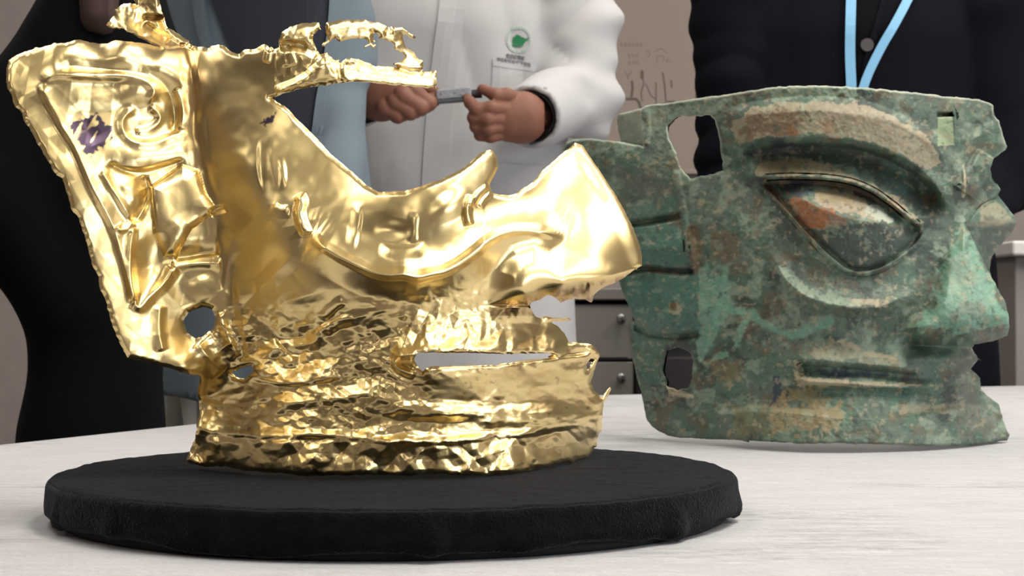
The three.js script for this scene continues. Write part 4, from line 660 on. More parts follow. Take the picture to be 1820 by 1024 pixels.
const quadRows = (a, b, c, d, nu = 8, nv = 8) => { const rows = []; for (let j = 0; j <= nv; j++) { const r = []; for (let i = 0; i <= nu; i++) r.push([mix(mix(a[0], b[0], i / nu), mix(d[0], c[0], i / nu), j / nv), mix(mix(a[1], b[1], i / nu), mix(d[1], c[1], i / nu), j / nv)]); rows.push(r); } return rows; };
function ribbonRows(pts, w) { const L = curve(...pts).pts, rows = []; for (let i = 0; i < L.length; i++) { const a = L[Math.max(0, i - 1)], b = L[Math.min(L.length - 1, i + 1)], l = Math.hypot(b[0] - a[0], b[1] - a[1]), nx = -(b[1] - a[1]) / l, ny = (b[0] - a[0]) / l; rows.push([-1, -0.33, 0.33, 1].map((k) => [L[i][0] - nx * k * w / 2, L[i][1] - ny * k * w / 2])); } return rows; }
function legs(cx, cz, hip, gap, r0, r1) { return [-1, 1].map((e) => cone([cx + e * gap, hip, cz], [cx + e * gap * 1.05, 0.1, cz], r0, r1)); }
function shoe(x, z, f) { const a = [x - f[0] * 0.05, 0.045, z - f[2] * 0.05], b = [x + f[0] * 0.13, 0.035, z + f[2] * 0.13], c = cone(a, b, 0.045, 0.036); return skin((X, Y, Z) => Math.max(c(X, Y, Z), 0.002 - Y), [x - 0.2, -0.01, z - 0.2], [x + 0.2, 0.12, z + 0.2], 0.009); }

// ------------------------------------------------------------------ the person in a white lab coat, holding a small grey tool
const HELD = 2.33;
{
  const t = thing('person', 'person in a white lab coat with a green emblem, holding a small grey tool', 'person');
  const cx = at(792, 200, 2.6)[0], cz = -2.62;
  // his left arm is on the right of the picture
  const sL = at(1008, -62, 2.6), eL = at(1026, 170, 2.56), wL = at(944, 207, 2.37), sR = at(588, -62, 2.6), eR = at(548, 196, 2.56), wR = at(655, 172, 2.36);
  const torso = loft([[0.5, cx, cz, 0.25, 0.17], [0.95, cx, cz, 0.2, 0.135], [1.15, cx, cz, 0.192, 0.132], [1.3, cx, cz, 0.195, 0.13], [1.42, cx, cz, 0.19, 0.1], [1.5, cx, cz, 0.09, 0.075]]);
  const arms = [cone(sL, eL, 0.072, 0.066), cone(eL, wL, 0.062, 0.045), cone(sR, eR, 0.072, 0.066), cone(eR, wR, 0.062, 0.043)];
  const cutL = new THREE.Vector3(wL[0] - eL[0], wL[1] - eL[1], wL[2] - eL[2]).normalize(), cutR = new THREE.Vector3(wR[0] - eR[0], wR[1] - eR[1], wR[2] - eR[2]).normalize();
  const hollow = [cone(eL, wL, 0.02, 0.0375), cone(eR, wR, 0.02, 0.0355)];
  const coat = (x, y, z) => {
    let d = torso(x, y, z);
    if (d < 0.03) d += 0.0045 * folds(x + 0.25 * y, y, z, 21, 14, 3.2, 9) * smooth(1.5, 1.2, y) - 0.003;
    let a = Math.min(arms[0](x, y, z), 9); a = smin(a, Math.max(arms[1](x, y, z), (x - wL[0]) * cutL.x + (y - wL[1]) * cutL.y + (z - wL[2]) * cutL.z), 0.03);
    let b = arms[2](x, y, z); b = smin(b, Math.max(arms[3](x, y, z), (x - wR[0]) * cutR.x + (y - wR[1]) * cutR.y + (z - wR[2]) * cutR.z), 0.03);
    const cf = (x - wL[0]) * cutL.x + (y - wL[1]) * cutL.y + (z - wL[2]) * cutL.z;
    if (a < 0.05) a += (0.013 * smooth(-.045, -.12, cf)) * folds(x * 0.6 + 1.3 * (y - 1.2), y - 0.55 * x, z, 22, 11, 17, 7) - 0.003;
    if (b < 0.05) b += 0.009 * folds(x * 0.6 - 1.3 * (y - 1.2), y + 0.55 * x, z, 23, 9, 21, 8) - 0.003;
    d = smin(d, Math.min(a, b), 0.012);
    const near = (p, c) => (x - p[0]) * c.x + (y - p[1]) * c.y + (z - p[2]) * c.z;
    if (near(wL, cutL) > -0.035) d = Math.max(d, -hollow[0](x, y, z)); if (near(wR, cutR) > -0.035) d = Math.max(d, -hollow[1](x, y, z));
    return d;
  };
  part('lab_coat', skin(coat, [cx - 0.4, 0.48, cz - 0.24], [cx + 0.4, 1.54, cz + 0.36], 0.0075), M2.labCoat, t, 'white lab coat with a chest pocket');
  const N1 = 2.2, N2 = 2.75, front = (x, y, z) => { const d = torso(x, y, z); return d < .03 ? d + .0045 * folds(x + .25 * y, y, z, 21, 14, 3.2, 9) * smooth(1.5, 1.2, y) - .003 : d; };
  const coatPart = t.children[0];
  part('placket', patch(front, N1, N2, ribbonRows([812, -60, 800, 40, 786, 150, 778, 240, 772, 340, 770, 470], 46), 0.0035), M2.labCoat, coatPart);
  part('chest_pocket', patch(front, N1, N2, quadRows([876, 106], [985, 122], [984, 215], [872, 205]), 0.0014), M2.labCoat, coatPart);
  part('pocket_hem', patch(front, N1, N2, quadRows([876, 105], [985, 121], [985, 133], [876, 117]), 0.0022), M2.labCoat, coatPart);
  part('side_pocket', patch(front, N1, N2, quadRows([636, 288], [742, 278], [748, 440], [640, 446]), 0.0035), M2.labCoat, coatPart);
  part('side_pocket', patch(front, N1, N2, quadRows([862, 288], [974, 296], [970, 440], [858, 440]), 0.0035), M2.labCoat, coatPart);
  // the emblem: pale grey ring with tiny letters, a green figure, two lines of small dark characters
  const ringRows = []; for (let k = 0; k <= 48; k++) { const a = k / 48 * Math.PI * 2; ringRows.push([17.5, 23.5].map((r) => [922.5 + Math.sin(a) * r, 70 - Math.cos(a) * r * 1.06])); }
  part('emblem_ring', patch(front, N1, N2, ringRows, 0.0012), std(0xbcc8c2, 0.8), coatPart, 'pale grey green ring');
  const marks = []; for (let k = 0; k < 26; k++) { if (k === 13) continue; const a = k / 26 * Math.PI * 2, r = rng(k + 3), c = [922.5 + Math.sin(a) * 20.5, 70 - Math.cos(a) * 21.7], w = 1.1, h = 1.6; marks.push(patch(front, N1, N2, quadRows([c[0] - w, c[1] - h * (0.5 + r())], [c[0] + w, c[1] - h], [c[0] + w, c[1] + h], [c[0] - w, c[1] + h * (0.5 + r())], 1, 1), 0.002)); }
  part('emblem_letters', mergeGeometries(marks), std(0x9aaea4, 0.8), coatPart);
  const G = [[911, 65], [914, 66.5], [917, 62], [922, 62], [926, 65], [931, 67], [935, 69], [941, 66], [938, 71], [933, 75], [930, 80], [928, 82.5], [911, 82], [910.5, 79], [912.5, 76], [910.5, 71.5], [912.5, 68]];
  const tri = THREE.ShapeUtils.triangulateShape(G.map((q) => new THREE.Vector2(q[0], -q[1])), []), gp = [];
  for (const T of tri) for (const k of [T[0], T[1], T[2]]) gp.push(...at(G[k][0], G[k][1], (onto(front, G[k][0], G[k][1], N1, N2) ?? N2) - 0.0022));
  const gg = new THREE.BufferGeometry(); gg.setAttribute('position', new THREE.Float32BufferAttribute(gp, 3)); gg.computeVertexNormals();
  part('emblem_figure', gg, new THREE.MeshStandardMaterial({ color: 0x23784c, roughness: 0.8, side: THREE.DoubleSide }), coatPart, 'green emblem figure');
  const glyphs = [], ink = (x0, y0, x1, y1, w) => { const l = Math.hypot(x1 - x0, y1 - y0) || 1, nx = -(y1 - y0) / l * w / 2, ny = (x1 - x0) / l * w / 2; glyphs.push(patch(front, N1, N2, quadRows([x0 - nx, y0 - ny], [x1 - nx, y1 - ny], [x1 + nx, y1 + ny], [x0 + nx, y0 + ny], 1, 1), 0.0034)); };
  const R = rng(77), glyph = (x, y, s) => { for (let k = 0; k < 3; k++) ink(x - s, y - s + k * s + R() * 0.6, x + s, y - s + k * s + R() * 0.6, 0.9); ink(x - s * 0.6 + R() * s, y - s, x - s * 0.6 + R() * s, y + s, 0.9); if (R() > 0.4) ink(x + s * 0.3, y - s, x + s * (0.2 + R() * 0.6), y + s, 0.9); };
  for (let k = 0; k < 5; k++) glyph(903.5 + k * 6.6, 98 + k * 1.0, 2.3); for (let k = 0; k < 9; k++) glyph(887 + k * 6.7, 104.5 + k * 1.25, 2.4);
  part('lettering', mergeGeometries(glyphs), std(0x8d9092, 0.85), coatPart, 'two lines of small dark characters');
  for (const [x, y] of [[771, 420]]) { const p = at(x, y, (onto(front, x, y, N1, N2) ?? N2) - 0.004), b = new THREE.CylinderGeometry(0.007, 0.0075, 0.003, 20); b.rotateX(Math.PI / 2); b.translate(...p); part('button', b, M2.white, coatPart); }
  // dark sleeves showing inside the cuffs
  for (const [e, w, r] of [[eL, wL, 0.0365], [eR, wR, 0.0345]]) {
    const dir = V(w).sub(V(e)).normalize(), tube = new THREE.CylinderGeometry(r - 0.001, r, 0.05, 28, 1, true); tube.applyQuaternion(new THREE.Quaternion().setFromUnitVectors(new THREE.Vector3(0, 1, 0), dir)); tube.translate(...V(w).addScaledVector(dir, -0.022).toArray());
    const m = part('inner_sleeve', tube, new THREE.MeshStandardMaterial({ color: 0x101014, roughness: 0.9, side: THREE.DoubleSide }), t); m.castShadow = true;
  }
  // body: hands, arms, head, trunk and legs
  const D = HELD;
  const fingersL = [
    chain([P4(918, 180, D + .012, .014), P4(900, 170, D - .006, .0105), P4(880, 169, D - .014, .0086), P4(857, 158, D - .008, .0074)]),
    chain([P4(902, 194, D - .004, .0115), P4(872, 192, D - .024, .0094), P4(847, 195, D - .024, .0090), P4(836, 183, D - .014, .008), P4(829, 173, D - .004, .007)]),
    chain([P4(896, 210, D - .004, .0115), P4(866, 212, D - .024, .0092), P4(842, 209, D - .018, .0088), P4(846, 212, D + .012, .009), P4(862, 214, D + .02, .008)]),
    chain([P4(896, 225, D, .0108), P4(868, 229, D - .018, .0088), P4(846, 225, D - .012, .0084), P4(850, 226, D + .014, .0088), P4(866, 227, D + .02, .008)]),
    chain([P4(896, 237, D + .006, .01), P4(872, 243, D - .008, .0082), P4(853, 240, D - .004, .0078), P4(858, 239, D + .018, .008), P4(870, 239, D + .022, .0072)]),
  ];
  const palmL = chain([P4(946, 208, D + .05, .027), P4(926, 206, D + .022, .031), P4(904, 202, D + .012, .026)], .02), palmL2 = chain([P4(926, 216, D + .02, .028), P4(902, 222, D + .01, .022)], .02);
  const handL = (x, y, z) => { let d = smin(palmL(x, y, z), palmL2(x, y, z), .02); for (const f of fingersL) d = smin(d, f(x, y, z), .0022); return d; };
  const fingersR = [
    chain([P4(686, 180, D + .006, .0115), P4(684, 192, D - .016, .0112), P4(707, 206, D - .016, .0102), P4(716, 204, D + .008, .009), P4(706, 194, D + .018, .008)]),
    chain([P4(700, 172, D - .004, .0122), P4(702, 182, D - .02, .0115), P4(729, 200, D - .02, .0106), P4(738, 198, D + .006, .0095), P4(726, 188, D + .016, .0085)]),
    chain([P4(712, 162, D - .002, .0125), P4(716, 170, D - .022, .0118), P4(747, 192, D - .02, .011), P4(757, 188, D + .006, .0098), P4(744, 178, D + .016, .0088)]),
    chain([P4(724, 154, D, .0122), P4(738, 164, D - .014, .0115), P4(762, 184, D - .012, .0105), P4(770, 178, D + .012, .0095), P4(776, 172, D + .016, .0082)]),
    chain([P4(700, 156, D + .02, .014), P4(732, 152, D + .024, .0125), P4(756, 158, D + .022, .011), P4(777, 166, D + .012, .0088)]),
  ];
  const palmR = chain([P4(655, 172, D + .04, .026), P4(676, 170, D + .018, .029), P4(700, 166, D + .008, .026)], .02), palmR2 = chain([P4(680, 178, D + .016, .025), P4(712, 158, D + .012, .024)], .02);
  const handR = (x, y, z) => { let d = smin(palmR(x, y, z), palmR2(x, y, z), .02); for (const f of fingersR) d = smin(d, f(x, y, z), .0022); return d; };
  const hb = (f, x0, y0, x1, y1) => skin(f, [at(x0, y0, D)[0], at(x0, y1, D)[1], -D - .1], [at(x1, y0, D)[0], at(x1, y0, D)[1], -D + .05], .003);
  const hc = [cx, 1.635, cz + 0.02], face = addHead(t, hc, [0, 0, 1], M2.hair), L2 = legs(cx, cz, 0.9, 0.09, 0.085, 0.045);
  const inner = loft([[0.85, cx, cz, 0.15, 0.1], [1.1, cx, cz, 0.15, 0.1], [1.35, cx, cz, 0.15, 0.09], [1.46, cx, cz, 0.07, 0.06]]), fa = [cone(eL, at(946, 208, D + .05), 0.036, 0.026), cone(eR, at(655, 172, D + .04), 0.036, 0.025), cone(sL, eL, 0.042, 0.036), cone(sR, eR, 0.042, 0.036)];
  const trunk = (x, y, z) => { let d = inner(x, y, z); for (const f of [...L2, ...fa]) d = smin(d, f(x, y, z) + (y < 0.9 ? 0.018 : 0), 0.02); return d; };
  part('body', mergeGeometries([headBox(face, hc), hb(handL, 815, 140, 965, 265), hb(handR, 640, 130, 800, 235), skin(trunk, [cx - 0.36, 0.06, cz - 0.2], [cx + 0.36, 1.5, cz + 0.34], 0.014)]), M2.skin, t);
  part('trousers', skin((x, y, z) => smin(L2[0](x, y, z), L2[1](x, y, z), 0.03), [cx - 0.24, 0.05, cz - 0.14], [cx + 0.24, 1.0, cz + 0.14], 0.014), M2.trousers, t);
  for (const e of [-1, 1]) part('shoe', shoe(cx + e * 0.095, cz, [0, 0, 1]), M2.shoe, t);
}
{
  const t = thing('handheld_tool', 'small grey block-shaped tool with a dark cap, held by the person in the lab coat', 'tool');
  const a = atV(776, 171, HELD + .004), b = atV(839, 166, HELD), q = new THREE.Quaternion().setFromUnitVectors(new THREE.Vector3(1, 0, 0), b.clone().sub(a).normalize());
  t.position.copy(a.clone().add(b).multiplyScalar(0.5)); t.quaternion.copy(q);
  const L = a.distanceTo(b), grain = texture(128, 64, (x, y) => { const v = 225 + 18 * tile(x / 8, y / 8, [16, 8], 31) - 60 * smooth(.6, .9, tile(x / 16, y / 16, [8, 4], 32)); return [v, v, v + 3]; });
  part('body', box(L, 0.0155, 0.018, 0, 0.001, 0, 0.003), std(0xa9acb2, 0.6, { map: grain }), t);
  part('lower_rail', box(L * 0.98, 0.004, 0.019, 0, -0.0088, 0, 0.0015), std(0x55585e, 0.5), t);
  part('cap', new THREE.CylinderGeometry(0.0062, 0.0068, 0.014, 24).rotateZ(Math.PI / 2).translate(L / 2 + 0.0068, -0.001, 0), std(0x3a3c40, 0.5), t, 'dark round cap');
  part('pin', new THREE.CylinderGeometry(0.002, 0.002, 0.016, 12).rotateZ(Math.PI / 2).translate(-L / 2 - 0.007, -0.006, 0), std(0x8a8d92, 0.4), t);
}

// ------------------------------------------------------------------ the person in a dark navy coat with a pale blue lanyard
{
  const t = thing('person', 'person in a dark navy coat with a pale blue lanyard, behind the bronze mask', 'person');
  const D = 2.72, cx = at(1530, 100, D)[0], cz = -D - 0.08;
  const sL = at(1300, -70, D + .06), eL = at(1316, 300, D + .03), hL = at(1440, 470, D - .16), sR = at(1745, -70, D + .06), eR = at(1790, 300, D + .03), hR = at(1610, 480, D - .16);
  const torso = loft([[0.42, cx, cz, 0.262, 0.17], [0.9, cx, cz, 0.248, 0.155], [1.15, cx, cz, 0.222, 0.145], [1.32, cx, cz, 0.22, 0.14], [1.44, cx, cz, 0.205, 0.11], [1.53, cx, cz, 0.095, 0.08]]);
  const arms = [cone(sL, eL, 0.078, 0.07), cone(eL, hL, 0.066, 0.05), cone(sR, eR, 0.078, 0.07), cone(eR, hR, 0.066, 0.05)];
  const coat = (x, y, z) => { let d = torso(x, y, z); if (d < .04) d += 0.004 * folds(x, y, z, 31, 12, 3, 8) - .002; let a = smin(arms[0](x, y, z), arms[1](x, y, z), .03), b = smin(arms[2](x, y, z), arms[3](x, y, z), .03); a = Math.min(a, b); if (a < .05) a += 0.009 * folds(x * .7 + y, y - .4 * x, z, 32, 8, 17, 8) - .003; return smin(d, a, .012); };
  part('coat', skin(coat, [cx - 0.46, 0.4, cz - 0.26], [cx + 0.46, 1.56, cz + 0.34], 0.009), M2.navy, t, 'dark navy coat');
  const N1 = D - .35, N2 = D + .1, c0 = t.children[0];
  part('shirt_front', patch(coat, N1, N2, quadRows([1522, -40], [1590, -60], [1540, 120], [1524, 140], 6, 14), 0.002), M2.inner, c0, 'dark shirt between the coat fronts');
  part('lapel', patch(coat, N1, N2, ribbonRows([1590, -70, 1566, 20, 1540, 110, 1530, 190, 1528, 320], 10), 0.006), M2.navy, c0);
  { const p = at(1541, 80, (onto(coat, 1541, 80, N1, N2) ?? D) - .006), b = new THREE.CylinderGeometry(0.0105, 0.011, 0.005, 24); b.rotateX(Math.PI / 2); b.translate(...p); part('button', b, M2.button, c0); }
  // lanyard hangs round the neck: two straps that meet
  const l = thing('lanyard', 'pale blue lanyard hanging over the dark navy coat', 'lanyard');
  part('strap', patch(coat, N1, N2, ribbonRows([1517, -110, 1514, -40, 1512, 30, 1511, 90, 1513, 150, 1516, 215], 18), 0.009, .0072), M2.ribbon, l);
  part('strap', patch(coat, N1, N2, ribbonRows([1650, -110, 1622, -20, 1592, 40, 1566, 85, 1538, 145, 1520, 215], 16), 0.011, .0094), M2.ribbon, l);
  part('clip', box(0.02, 0.03, 0.006, 0, 0, 0, 0.002).translate(...at(1518, 226, (onto(coat, 1518, 226, N1, N2) ?? D) - .012)), std(0xb9bcc0, 0.3, { metalness: 0.8 }), l);
  const hc = [cx, 1.68, cz + .02], face = addHead(t, hc, [0, 0, 1], M2.hair), L2 = legs(cx, cz, 0.9, 0.1, 0.09, 0.05);
  const hand = (h, s) => { const p = palmAt(h, s); return p; };
  const palmAt = (h, s) => { const [x, y, z] = h, f = [chain([[x, y, z, .03], [x + s * .05, y - .035, z + .01, .028]], .01)]; for (let k = 0; k < 4; k++) f.push(chain([[x + s * .05, y - .018 - k * .013, z + .016, .011], [x + s * .085, y - .03 - k * .014, z + .02, .0095], [x + s * (.1 - k * .004), y - .045 - k * .013, z + .002, .0085]], .004)); f.push(chain([[x + s * .03, y + .006, z + .015, .013], [x + s * .07, y - .002, z + .03, .0095]], .004)); return (X, Y, Z) => { let d = f[0](X, Y, Z); for (let i = 1; i < f.length; i++) d = smin(d, f[i](X, Y, Z), .005); return d; }; };
  const H = [hand(hL, 1), hand(hR, -1)], hb = (f, h) => skin(f, [h[0] - .15, h[1] - .14, h[2] - .06], [h[0] + .15, h[1] + .06, h[2] + .08], .0035);
  const inner = loft([[0.8, cx, cz, 0.17, 0.11], [1.2, cx, cz, 0.17, 0.11], [1.4, cx, cz, 0.16, 0.09], [1.5, cx, cz, 0.07, 0.06]]), fa = [cone(eL, hL, 0.038, 0.026), cone(eR, hR, 0.038, 0.026)];
  const trunk = (x, y, z) => { let d = inner(x, y, z); for (const f of [...L2, ...fa]) d = smin(d, f(x, y, z) + (y < 0.9 ? .018 : 0), .02); return d; };
  part('body', mergeGeometries([headBox(face, hc), hb(H[0], hL), hb(H[1], hR), skin(trunk, [cx - .4, .06, cz - .2], [cx + .4, 1.54, cz + .34], .014)]), M2.skin, t);
  part('trousers', skin((x, y, z) => smin(L2[0](x, y, z), L2[1](x, y, z), .03), [cx - .26, .05, cz - .15], [cx + .26, 1.0, cz + .15], .014), M2.trousers, t);
  for (const e of [-1, 1]) part('shoe', shoe(cx + e * .105, cz, [0, 0, 1]), M2.shoe, t);
}

// ------------------------------------------------------------------ the person in a blue grey coat, behind the gold mask
{
  const t = thing('person', 'person in a blue grey coat and dark slate shirt, half hidden by gold mask', 'person');
  const D = 2.2, cx = at(462, 200, D)[0], cz = -D - .075;
  const sL = at(592, -150, D + .1), eL = at(590, 110, D + .08), hL = at(596, 400, D - .05), sR = at(310, -150, D + .1), eR = at(306, 110, D + .1), hR = at(318, 290, D - .06);
  const torso = loft([[0.752, cx - .002, cz, 0.152, 0.122], [0.95, cx, cz, 0.142, 0.115], [1.15, cx, cz, 0.132, 0.106], [1.3, cx, cz, 0.136, 0.105], [1.42, cx, cz, 0.128, 0.09], [1.48, cx, cz, 0.075, 0.07]]);
  const arms = [cone(sL, eL, 0.06, 0.052), cone(eL, hL, 0.05, 0.04), cone(sR, eR, 0.06, 0.052), cone(eR, hR, 0.05, 0.04)];
  const coat = (x, y, z) => { let d = torso(x, y, z); if (d < .04) d += .004 * folds(x, y, z, 41, 15, 3, 9) - .002; let a = smin(arms[0](x, y, z), arms[1](x, y, z), .03), b = smin(arms[2](x, y, z), arms[3](x, y, z), .03); a = Math.min(a, b); if (a < .05) a += .007 * folds(x * .7 + y, y - .4 * x, z, 42, 8, 17, 8) - .002; return smin(d, a, .012); };
  part('coat', skin(coat, [cx - .32, .74, cz - .2], [cx + .32, 1.5, cz + .24], .009), M2.blueCoat, t, 'blue grey coat worn open');
  const N1 = D - .2, N2 = D + .14, c0 = t.children[0];
  part('shirt_front', patch(coat, N1, N2, quadRows([352, -60], [596, -60], [560, 250], [500, 330], 14, 18), .003), M2.slate, c0, 'dark slate shirt in the open coat');
  part('lapel', patch(coat, N1, N2, ribbonRows([600, -70, 592, 60, 572, 180, 560, 260, 530, 345], 22), .007), M2.blueCoat, c0);
  part('lapel', patch(coat, N1, N2, ribbonRows([346, -70, 362, 60, 410, 180, 470, 280, 516, 345], 22), .007), M2.blueCoat, c0);
  const hc = [cx, 1.62, cz + .02], face = addHead(t, hc, [0, 0, 1], M2.hair), L2 = legs(cx, cz, .8, .05, .05, .036);
  const mk = (h) => { const [x, y, z] = h, f = [chain([[x, y, z, .026], [x, y - .06, z + .01, .024]], .01)]; for (let k = 0; k < 4; k++) f.push(chain([[x - .02 + k * .013, y - .07, z + .012, .0098], [x - .022 + k * .014, y - .105, z + .014, .0088], [x - .02 + k * .013, y - .125 - (k === 1 || k === 2 ? .008 : 0), z + .004, .0078]], .004)); f.push(chain([[x + .022, y - .03, z + .014, .012], [x + .036, y - .075, z + .018, .009]], .004)); return (X, Y, Z) => { let d = f[0](X, Y, Z); for (let i = 1; i < f.length; i++) d = smin(d, f[i](X, Y, Z), .005); return d; }; };
  const hb = (h) => skin(mk(h), [h[0] - .07, h[1] - .16, h[2] - .05], [h[0] + .07, h[1] + .04, h[2] + .06], .0035);
  const inner = loft([[.78, cx, cz, .1, .08], [1.2, cx, cz, .1, .08], [1.38, cx, cz, .1, .07], [1.45, cx, cz, .05, .05]]), fa = [cone(eL, hL, .032, .024), cone(eR, hR, .032, .024)];
  const trunk = (x, y, z) => { let d = inner(x, y, z); for (const f of [...L2, ...fa]) d = smin(d, f(x, y, z) + (y < .8 ? .012 : 0), .02); return d; };
  part('body', mergeGeometries([headBox(face, hc), hb(hL), hb(hR), skin(trunk, [cx - .3, .06, cz - .16], [cx + .3, 1.48, cz + .2], .013)]), M2.skin, t);
  part('trousers', skin((x, y, z) => Math.min(L2[0](x, y, z), L2[1](x, y, z)), [cx - .36, .05, cz - .12], [cx + .3, .84, cz + .12], .01), M2.pale, t);
  for (const e of [-1, 1]) part('shoe', shoe(cx + e * .055, cz, [0, 0, 1]), M2.shoe, t);
}

// ------------------------------------------------------------------ the person in black at the left edge, seen from the side
{
  const t = thing('person', 'person dressed all in black at the left, seen from the side, with brown hair', 'person');
  const D = 1.85, cx = at(150, 300, D)[0], cz = -D - .06;
  const s = at(66, 190, D - .01), e = at(-18, 350, D - .05), h = at(118, 540, D - .02);
  const torso = loft([[.42, cx - .03, cz, .10, .13], [.72, cx - .004, cz, .078, .125], [.8, cx, cz, .072, .12], [.9, cx, cz, .082, .125], [1.05, cx - .004, cz, .105, .14], [1.14, cx, cz, .1, .14], [1.26, cx + .01, cz, .06, .13], [1.34, cx + .012, cz, .055, .07]]);
  const arms = [cone(s, e, .064, .058), cone(e, h, .055, .045), cone(at(230, 150, D + .1), at(236, 330, D + .1), .055, .05), cone(at(236, 330, D + .1), at(215, 540, D + .06), .05, .04)];
  const coat = (x, y, z) => { let d = torso(x, y, z); if (d < .04) d += .004 * folds(x, y, z, 51, 12, 3, 8) - .002; for (const a of arms) d = smin(d, a(x, y, z), .025); return d; };
  part('coat', skin(coat, [cx - .3, .4, cz - .28], [cx + .26, 1.38, cz + .3], .009), M2.black, t, 'long black coat');
  const hc = [cx + .02, 1.49, cz + .0], locks = cone([cx + .03, 1.47, cz + .07], [cx + .032, 1.19, cz + .13], .045, .02), face = addHead(t, hc, [.94, 0, -.34], M2.brownHair, locks), L2 = legs(cx - .012, cz, .7, .034, .042, .036);
  const trunk = (x, y, z) => { let d = torso(x, y, z) + .03; for (const f of L2) d = smin(d, f(x, y, z) + .012, .02); return d; };
  part('body', mergeGeometries([headBox(face, hc), skin(trunk, [cx - .2, .06, cz - .2], [cx + .2, 1.36, cz + .2], .014)]), M2.skin, t);
  
  part('trousers', skin((x, y, z) => smin(L2[0](x, y, z), L2[1](x, y, z), .03), [cx - .16, .05, cz - .12], [cx + .16, .78, cz + .12], .013), M2.black, t);
  for (const q of [-1, 1]) part('shoe', shoe(cx - .012 + q * .046, cz, [.2, 0, -.98]), M2.shoe, t);
}
// ------------------------------------------------------------------ furniture and poster behind the people
{
  const t = thing('drawer_cabinet', 'grey metal drawer cabinet with small round knobs between the two masks', 'cabinet');
  const D = 3.35, L = at(964, 600, D)[0], R = at(1140, 600, D)[0], topY = at(1000, 512, D)[1], w = R - L, cx = (L + R) / 2;
  t.position.set(cx, 0, -D - .225);
  const grey = std(0x8f8c87, 0.5), dark = std(0x1c1b1c, 0.6), knobM = std(0x9a9a98, 0.25, { metalness: 0.9 });
  part('carcass', mergeGeometries([box(w, 0.025, 0.45, 0, topY - .0125, 0), box(w - .01, topY - .06, 0.42, 0, (topY - .06) / 2 + .035, -.012)]), grey, t);
  part('side_panel', box(0.02, topY - .03, 0.456, -w / 2 + .01, (topY - .03) / 2, .002), dark, t, 'black side panel');
  part('side_panel', box(0.012, topY - .03, 0.456, w / 2 - .006, (topY - .03) / 2, .002), dark, t, 'black side panel');
  const ys = [at(1100, 536, D)[1], at(1100, 641, D)[1]], dh = ys[0] - ys[1];
  for (let k = 0; k < 7; k++) {
    const y1 = Math.min(ys[0] + dh * (1 - k), topY - .03), y0 = ys[0] - dh * k; if (y0 < .05) break;
    const d = part('drawer', box(w - .04, y1 - y0 - .005, .02, .004, (y0 + y1) / 2, .213, .003), grey, t);
    const kx = at(1103, 600, D)[0] - cx, ky = y1 - y0 > .09 ? y0 + dh * .7 : (y0 + y1) / 2;
    if (k) part('knob', mergeGeometries([new THREE.CylinderGeometry(.005, .006, .012, 20).rotateX(Math.PI / 2).translate(kx, ky, .229), new THREE.SphereGeometry(.0095, 20, 14).scale(1, 1.25, .6).translate(kx, ky, .238)]), knobM, d);
    part('finger_slot', box(.07, .006, .004, kx - .02, y0 + .004, .2225, .001), dark, d);
  }
}
{
  const t = thing('low_cabinet', 'dark grey low cabinet in the shade beside the grey drawer cabinet', 'cabinet');
  const D = 3.5, L = at(1142, 600, D)[0], R = at(1330, 600, D)[0], topY = at(1200, 585, D)[1], w = R - L, m = std(0x3d3b3a, .7);
  t.position.set((L + R) / 2, 0, -D - .2);
  part('carcass', box(w, topY - .04, .38, 0, topY / 2, 0), m, t); part('worktop', box(w + .01, .025, .4, 0, topY - .0125, .005), std(0x2a2929, .6), t); part('door', box(w - .03, topY - .1, .018, 0, topY / 2 - .01, .198), m, t);
}
{
  const t = thing('counter', 'white topped side counter with a pale grey front at the right edge', 'counter');
  const D = 3.15, L = at(1797, 500, D)[0], y1 = at(1800, 428, D)[1], y0 = at(1800, 455, D)[1];
  t.position.set(L + .5, 0, -D - .3);
  part('worktop', box(1.0, y1 - y0, .62, 0, (y0 + y1) / 2, 0, .006), std(0xe2e0de, .4), t);
  part('front_panel', box(.98, y0 - .08, .57, .006, (y0 - .08) / 2 + .08, -.012), std(0x96918f, .7), t);
  part('plinth', box(.94, .08, .5, 0, .04, -.03), std(0x3a3838, .8), t);
}
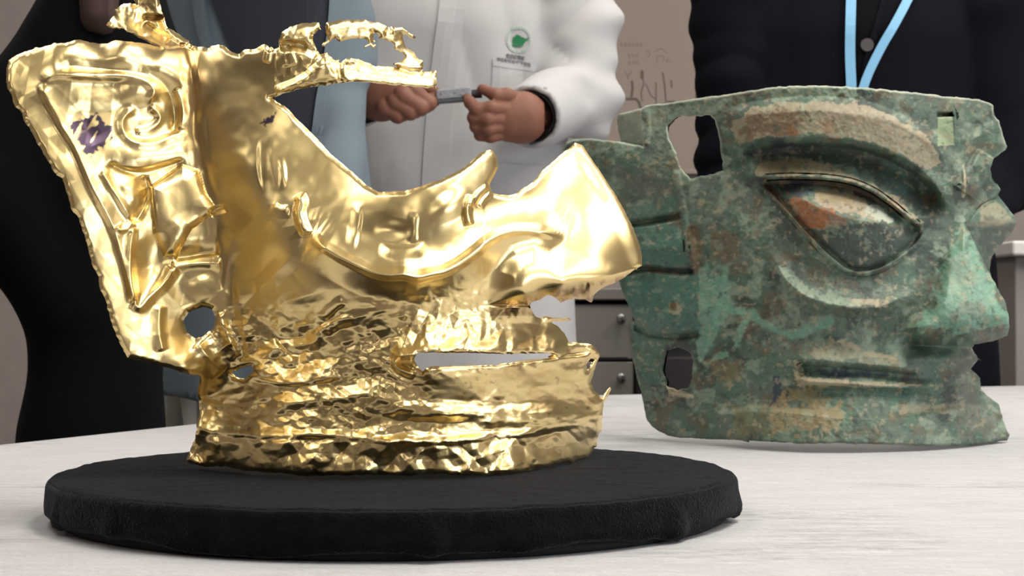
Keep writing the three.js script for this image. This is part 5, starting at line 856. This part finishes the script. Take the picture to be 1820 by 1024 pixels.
{
  const t = thing('wall_poster', 'grey wall poster of faint sketched characters and figures beside the lab coat', 'poster');
  const D = 4.26, a = at(1068, -70, D), b = at(1420, 300, D), w = b[0] - a[0], h = a[1] - b[1];
  t.position.set((a[0] + b[0]) / 2, (a[1] + b[1]) / 2, ROOM.z0 + .012);
  const c = document.createElement('canvas'); c.width = 1056; c.height = 1110; const g = c.getContext('2d'), s = 3;
  g.fillStyle = '#b9b0aa'; g.fillRect(0, 0, 1056, 1110);
  const X = (x) => (x - 1068) * s, Y = (y) => (y + 70) * s, stroke = (w2, col, ...p) => { g.lineWidth = w2 * s; g.strokeStyle = col; g.lineCap = 'round'; g.lineJoin = 'round'; g.beginPath(); g.moveTo(X(p[0]), Y(p[1])); for (let i = 2; i < p.length; i += 2) g.lineTo(X(p[i]), Y(p[i + 1])); g.stroke(); };
  const A = '#958d87', B = '#7b736d', R = rng(5);
  // a row of faint characters, then sketched strokes
  for (const [x, y, n, k] of [[1104, 74, 6, 7], [1118, 94, 3, 7], [1118, 106, 3, 7], [1250, 74, 8, 7], [1262, 100, 6, 7]]) for (let i = 0; i < n; i++) { const q = x + i * k; stroke(1.1, A, q, y, q + 5, y + R()); stroke(1.1, A, q + R() * 4, y - 3, q + R() * 4, y + 4); stroke(1.1, A, q, y + 4, q + 5, y + 3.5 * R() + 2); }
  stroke(1.6, A, 1152, 86, 1158, 92, 1153, 99); stroke(1.6, A, 1166, 88, 1178, 82, 1188, 90); stroke(1.6, A, 1170, 108, 1170, 96, 1182, 96, 1182, 104); stroke(1.6, A, 1190, 98, 1186, 106, 1194, 104);
  stroke(2, A, 1112, 124, 1118, 132, 1124, 123); stroke(2, A, 1118, 132, 1118, 136); stroke(6, B, 1143, 124, 1143, 134); stroke(2.4, B, 1144, 134, 1146, 146, 1141, 162, 1143, 176);
  stroke(4.5, B, 1125, 142, 1126, 154, 1124, 168); stroke(5, B, 1116, 173, 1132, 173, 1137, 178, 1140, 188); stroke(2, B, 1150, 146, 1158, 166, 1168, 174); stroke(2.4, B, 1168, 144, 1168, 184); stroke(3, B, 1180, 126, 1183, 146, 1186, 180); stroke(3, B, 1195, 140, 1196, 152); stroke(4, B, 1190, 178, 1200, 178);
  for (let i = 0; i < 7; i++) { const q = 1240 + i * 22; stroke(2.6, B, q, 126 + R() * 12, q + 4 * R(), 150, q - 3 + 6 * R(), 184); stroke(2, A, q + 6, 140, q + 12, 168); }
  const tex = new THREE.CanvasTexture(c); tex.colorSpace = THREE.SRGBColorSpace;
  const sheetG = new THREE.BoxGeometry(w, h, .004); part('print', sheetG, std(0xd8d2ce, .85, { map: tex }), t);
  const e = .012, fm = std(0x9a918c, .7); part('frame', mergeGeometries([box(w + 2 * e, e, .016, 0, h / 2 + e / 2, 0, .003), box(w + 2 * e, e, .016, 0, -h / 2 - e / 2, 0, .003), box(e, h, .016, w / 2 + e / 2, 0, 0, .003), box(e, h, .016, -w / 2 - e / 2, 0, 0, .003)]), fm, t);
}
{
  const t = thing('stool', 'pale grey stool whose two legs show beneath the blue grey coat', 'stool');
  const D = 2.78, cx = at(322, 740, D)[0], cz = -D, m = std(0xc4c2be, .6), sx = (at(322, 740, D)[0] - at(296, 740, D)[0]), H = at(322, 652, D)[1];
  t.position.set(cx, 0, cz);
  part('seat', mergeGeometries([new THREE.CylinderGeometry(.15, .145, .03, 40).translate(0, H + .012, 0), new THREE.CylinderGeometry(.10, .10, .03, 32).translate(0, H - .012, 0)]), m, t);
  for (const [x, z] of [[-1, .05], [1, .05], [-.9, -.09], [.9, -.09]]) { const a = new THREE.Vector3(x * sx * 1.02, H - .02, z), b = new THREE.Vector3(x * (sx + .1), 0, z * 2.2), d = b.clone().sub(a), g = new THREE.CylinderGeometry(.0195, .016, d.length(), 20); g.applyQuaternion(new THREE.Quaternion().setFromUnitVectors(new THREE.Vector3(0, -1, 0), d.normalize())); g.translate(...a.add(b).multiplyScalar(.5).toArray()); part('leg', g, m, t); }
}
renderer.render(scene, camera);
